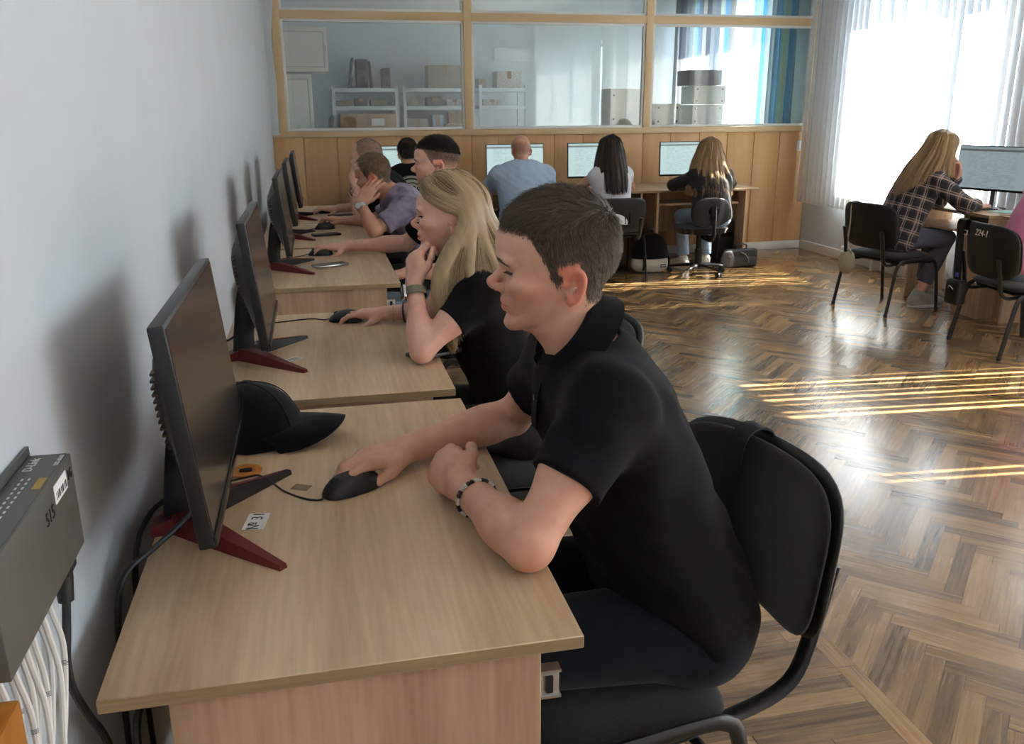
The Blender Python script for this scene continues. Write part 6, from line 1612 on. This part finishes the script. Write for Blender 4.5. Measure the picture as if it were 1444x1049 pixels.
# ---- along the partition, seen from behind
def back_sitter(label, x, y, ztop, skin, sex, scale, top, pants, shoes, wide=1.0, lean=.0, pitch=-.2, style='short', hm=None, elbow=.25, ez=.735, tint=None, feet=None, res=.006, seat=.49, wy=.24, yaw=PI/2):
    z0 = ztop-.228*scale; Hd = Head((x,y+.01,z0),yaw,pitch,0,scale,sex,1,.5)
    nz = z0+.0; sh = .165*wide*(1 if sex=='m' else .86)
    J = dict(pel=(x,y-.10,seat), torso=[((x,y-.10,seat-.01),.162*wide,.115),((x,y-.085,seat+.11),.148*wide,.108),((x,y-.06,seat+.23),.155*wide,.112),((x,y-.035,nz-.11),.165*wide,.105),((x,y-.02,nz-.05),.125*wide,.075)],
        neck=(x,y-.008,nz-.015), shL=(x-sh,y-.02,nz-.085), shR=(x+sh,y-.02,nz-.085), elL=(x-elbow,y+.13,ez), elR=(x+elbow,y+.13,ez), wrL=(x-.10,y+wy,FH+.03), wrR=(x+.14,y+wy,FH+.03),
        hL=dict(F=(.3,.95,0),P=(0,0,-1),curl=REST), hR=dict(F=(-.1,.99,0),P=(0,0,-1),curl=MOUSE))
    if feet: J.update(feet)
    if hm: tint = dict(tint or {}, fcol=(.12,.09,.08), fade=lambda th,z: .9*sm(z-Hd.hairline(th,style),-.002,.006))
    I = figure(label,Hd,J,skin,(0,1),sex,top=top,pants=pants,shoes=shoes,res=res,tint=tint,build=wide**.5)
    if hm: short_hair(Hd,I['V'],I['Q'],I['root'],I['off'],HM[hm],style,6000,.016,.011,.002,6,.4)
    I['J'] = J; return I
P6 = back_sitter('dark-haired man, back to us, in black shirt with pale print',.425,6.93,1.155,'mid','m',.95,
    dict(name='tee_shirt',mat=M['tee_black'],sleeve=.8,grow=.012,hem=.05,neck_in=.012),dict(name='trousers',mat=M['trouser_dark']),M['shoe_black'],1.04,hm='black')
def back_print():
    """pale worn emblem on the back: two arches, a bar, small blocks"""
    m = mat('faded_print',srgb(150,150,132),.85); b = MB(); o = P6['off']; T = P6['S']
    def put(x,z): 
        ys = np.linspace(6.6,6.95,120); P = np.stack([np.full(120,x),ys,np.full(120,z)],1); d = T.ev(P); i = np.argmax(d<-.002); return A_(x,ys[max(i,1)]-.027,z)
    def arc(cx,cz,rx,rz,a0,a1,w): 
        pts=[]
        for t in np.linspace(a0,a1,18):
            p = [put(cx+(rx-k)*math.cos(t),cz+(rz-k)*math.sin(t))-o for k in (0,w)]; pts.append(p)
        b.sheet(pts,.002)
    arc(.425,.80,.115,.085,.25,PI-.25,.016); arc(.425,.80,.085,.058,.1,PI-.1,.022); arc(.425,.80,.048,.030,0,PI,.016)
    for z,w in ((.785,.115),(.760,.09),(.735,.06)):
        for k in range(7):
            x0 = .425-w+2*w*k/7; b.sheet([[put(x,z2)-o for z2 in (z,z+.013)] for x in (x0,x0+2*w/7*.7)],.002)
    b.build('back_print',m,P6['root'])
back_print()
P7 = back_sitter('bald man in light blue shirt, back to us, at the partition',1.322,6.93,1.168,'warm','m',.97,
    dict(name='shirt',mat=M['shirt_blue'],sleeve=.9,grow=.014,hem=.06,neck_in=.02,amp=.0040,f=62,res=.0055),dict(name='trousers',mat=M['trouser_dark']),M['shoe_black'],1.2,style='bald',hm=None,elbow=.275,tint=dict(ear=.4,blush=.1,fade=lambda th,z: sm(z,.05,.09)*(1-sm(z,.13,.18))*.35*(th>84)))
b = MB(); hd = P7['head']; ax = unit(A_(0,.35,.94)); c0 = A_(1.322,6.932,.942); P=[]
for ph in np.linspace(.3,2*PI-.3,40):
    d = A_(math.sin(ph),math.cos(ph),0); P.append([c0+d*r+ax*h-P7['off'] for r,h in ((.060,-.02),(.063,.020),(.070,.016),(.080,-.018))])
b.sheet(P,.003); b.build('collar',M['shirt_blue'],P7['root'])
P8 = back_sitter('woman with long dark brown hair and white top, back to us',2.062,6.93,1.140,'warm','f',.92,
    dict(name='top',mat=M['white_top'],sleeve=.22,grow=.007,hem=.05,neck_in=.0,neck_r=.01),dict(name='trousers',mat=M['trouser_dark']),M['shoe_black'],.92,elbow=.235,pitch=-.1,seat=.485)
def back_hair(I, L, spread_, hm, n, seed, push=.05, side=None):
    h = I['head']; S_ = []
    for az in np.linspace(55,305,15):
        out = A_(math.cos(math.radians(az)+PI/2),math.sin(math.radians(az)+PI/2),0); bk = max(0,-math.cos(math.radians(az)))
        x_ = out[0]*spread_; tail = [(x_*.45,-.012*bk-.006,-L*.25),(x_*.85,-push*.7*bk-.020,-L*.6),(x_*1.0,-push*bk-.028,-L*(1-.05*abs(out[0])))]
        S_.append((az,.05-.11*(1-abs((az-180)/125)),-4 if bk>.2 else 4,tail))
    g = guides(h,S_); return long_hair(h,g,I['root'],I['off'],HM[hm],n,.0040,.010,seed,14,.013,hs=.007)
back_hair(P8,.36,.055,'darkbrown',2600,11,.085)
P9 = back_sitter('blonde woman in black jacket, back to us, on the swivel chair',2.925,6.93,1.112,'pale','f',.92,
    dict(name='jacket',mat=M['blazer'],sleeve=1.9,grow=.014,hem=.14,neck_in=.005,amp=.003,f=60),dict(name='jeans',mat=M['denim_light'],len=.9),M['shoe_white'],1.0,elbow=.26,ez=.74,pitch=-.12,seat=.50,
    feet=dict(knL=(2.82,7.22,.46),knR=(3.06,7.22,.46),anL=(2.835,7.16,.085),anR=(3.055,7.19,.085),toeL=(2.80,7.30,.032),toeR=(3.09,7.32,.032)))
back_hair(P9,.38,.105,'honey',3600,12,.080)

# ---- by the window
H10 = Head((3.830,5.300,.985),-.12,-.18,0,.93,'f',.85,.5)
J10 = dict(pel=(3.600,5.37,.495), torso=[((3.600,5.37,.48),.155,.115),((3.630,5.365,.60),.145,.112),((3.675,5.350,.73),.148,.112),((3.725,5.335,.845),.150,.105),((3.755,5.325,.91),.110,.070)],
    neck=(3.772,5.318,.935), shR=(3.745,5.175,.890), elR=(3.935,5.110,.735), wrR=(4.080,5.170,.718), shL=(3.765,5.465,.890), elL=(3.965,5.420,.735), wrL=(3.975,5.268,.928),
    hR=dict(F=(.95,.2,0),P=(0,0,-1),curl=MOUSE), hL=dict(F=(-.20,-.05,.97),P=(-.90,.15,-.2),curl=[(30,45,25),(34,48,25),(40,50,28),(44,52,28)]),
    knR=(3.985,5.315,.485),knL=(3.990,5.46,.485),anR=(3.835,5.335,.085),anL=(3.985,5.50,.085),toeR=(3.99,5.315,.032),toeL=(4.13,5.485,.032))
P10 = figure('long-haired girl in dark plaid shirt by the window, hand to mouth', H10, J10, 'pale', (1,0), 'f',
    top=dict(name='plaid_shirt',mat=M['plaid'],sleeve=1.88,grow=.020,hem=.10,neck_in=.01,amp=.0035,f=60), pants=dict(name='jeans',mat=M['grey_jeans'],len=.78), shoes=M['shoe_grey'], res=.0055)
g10 = guides(H10,[(-60,.060,18,[(-.035,-.015,-.06),(-.04,-.03,-.13),(-.05,-.04,-.20)]),(-74,.050,9,[(-.02,-.015,-.06),(-.02,-.03,-.13),(-.01,-.04,-.21)]),(-84,.04,2,[(-.012,-.015,-.06),(-.03,-.035,-.14),(-.035,-.06,-.20)]),
    (-108,.01,-4,[(-.02,-.02,-.06),(-.07,-.035,-.14),(-.12,-.06,-.22)]),(-135,-.02,-8,[(-.04,-.015,-.06),(-.10,-.02,-.15),(-.17,-.03,-.27)]),(-160,-.04,-10,[(-.045,0,-.06),(-.115,0,-.16),(-.195,0,-.32)]),
    (180,-.05,-10,[(-.045,0,-.06),(-.118,0,-.16),(-.20,.01,-.32)]),(150,-.03,-8,[(-.04,.01,-.06),(-.11,.03,-.16),(-.18,.05,-.28)]),(115,.0,-2,[(-.02,.02,-.06),(-.06,.05,-.15),(-.1,.07,-.24)]),(70,.05,8,[(-.01,.02,-.06),(-.02,.04,-.14),(-.02,.05,-.2)])])
long_hair(H10,g10,P10['root'],P10['off'],HM['honey'],3000,.0036,.010,21,14,.013,hs=.006)
brow(P10,HM['honey'],60)
H11 = Head((3.900,4.23,.985),-.05,-.15,0,.93,'f',.85,.5)
J11 = dict(pel=(3.640,4.23,.495), torso=[((3.640,4.23,.48),.155,.115),((3.665,4.23,.60),.145,.105),((3.705,4.23,.73),.150,.108),((3.765,4.23,.845),.150,.100),((3.805,4.23,.91),.110,.070)],
    neck=(3.825,4.23,.935), shR=(3.800,4.075,.890), elR=(3.975,4.040,.735), wrR=(4.12,4.14,.718), shL=(3.800,4.385,.890), elL=(3.975,4.43,.735), wrL=(4.13,4.34,.718),
    hR=dict(F=(.97,.1,0),P=(0,0,-1),curl=MOUSE), hL=dict(F=(.97,-.1,0),P=(0,0,-1),curl=REST))
P11 = figure('person in a pink top at the right edge, seated on the numbered chair', H11, J11, 'pale', (1,0), 'f',
    top=dict(name='pink_top',mat=M['pink'],sleeve=1.85,grow=.018,hem=.03,neck_in=.0,amp=.004), pants=dict(name='jeans',mat=M['denim_light']), shoes=M['shoe_white'], res=.007)
g11 = guides(H11,[(az,.05-.11*(1-abs(((az%360)-180)/125)),2,[(-.012,0,-.05),(-.03,0,-.10),(-.045,0,-.16)]) for az in np.linspace(55,305,12)])
long_hair(H11,g11,P11['root'],P11['off'],HM['darkbrown'],1200,.004,.009,23,12,.013,hs=.009)
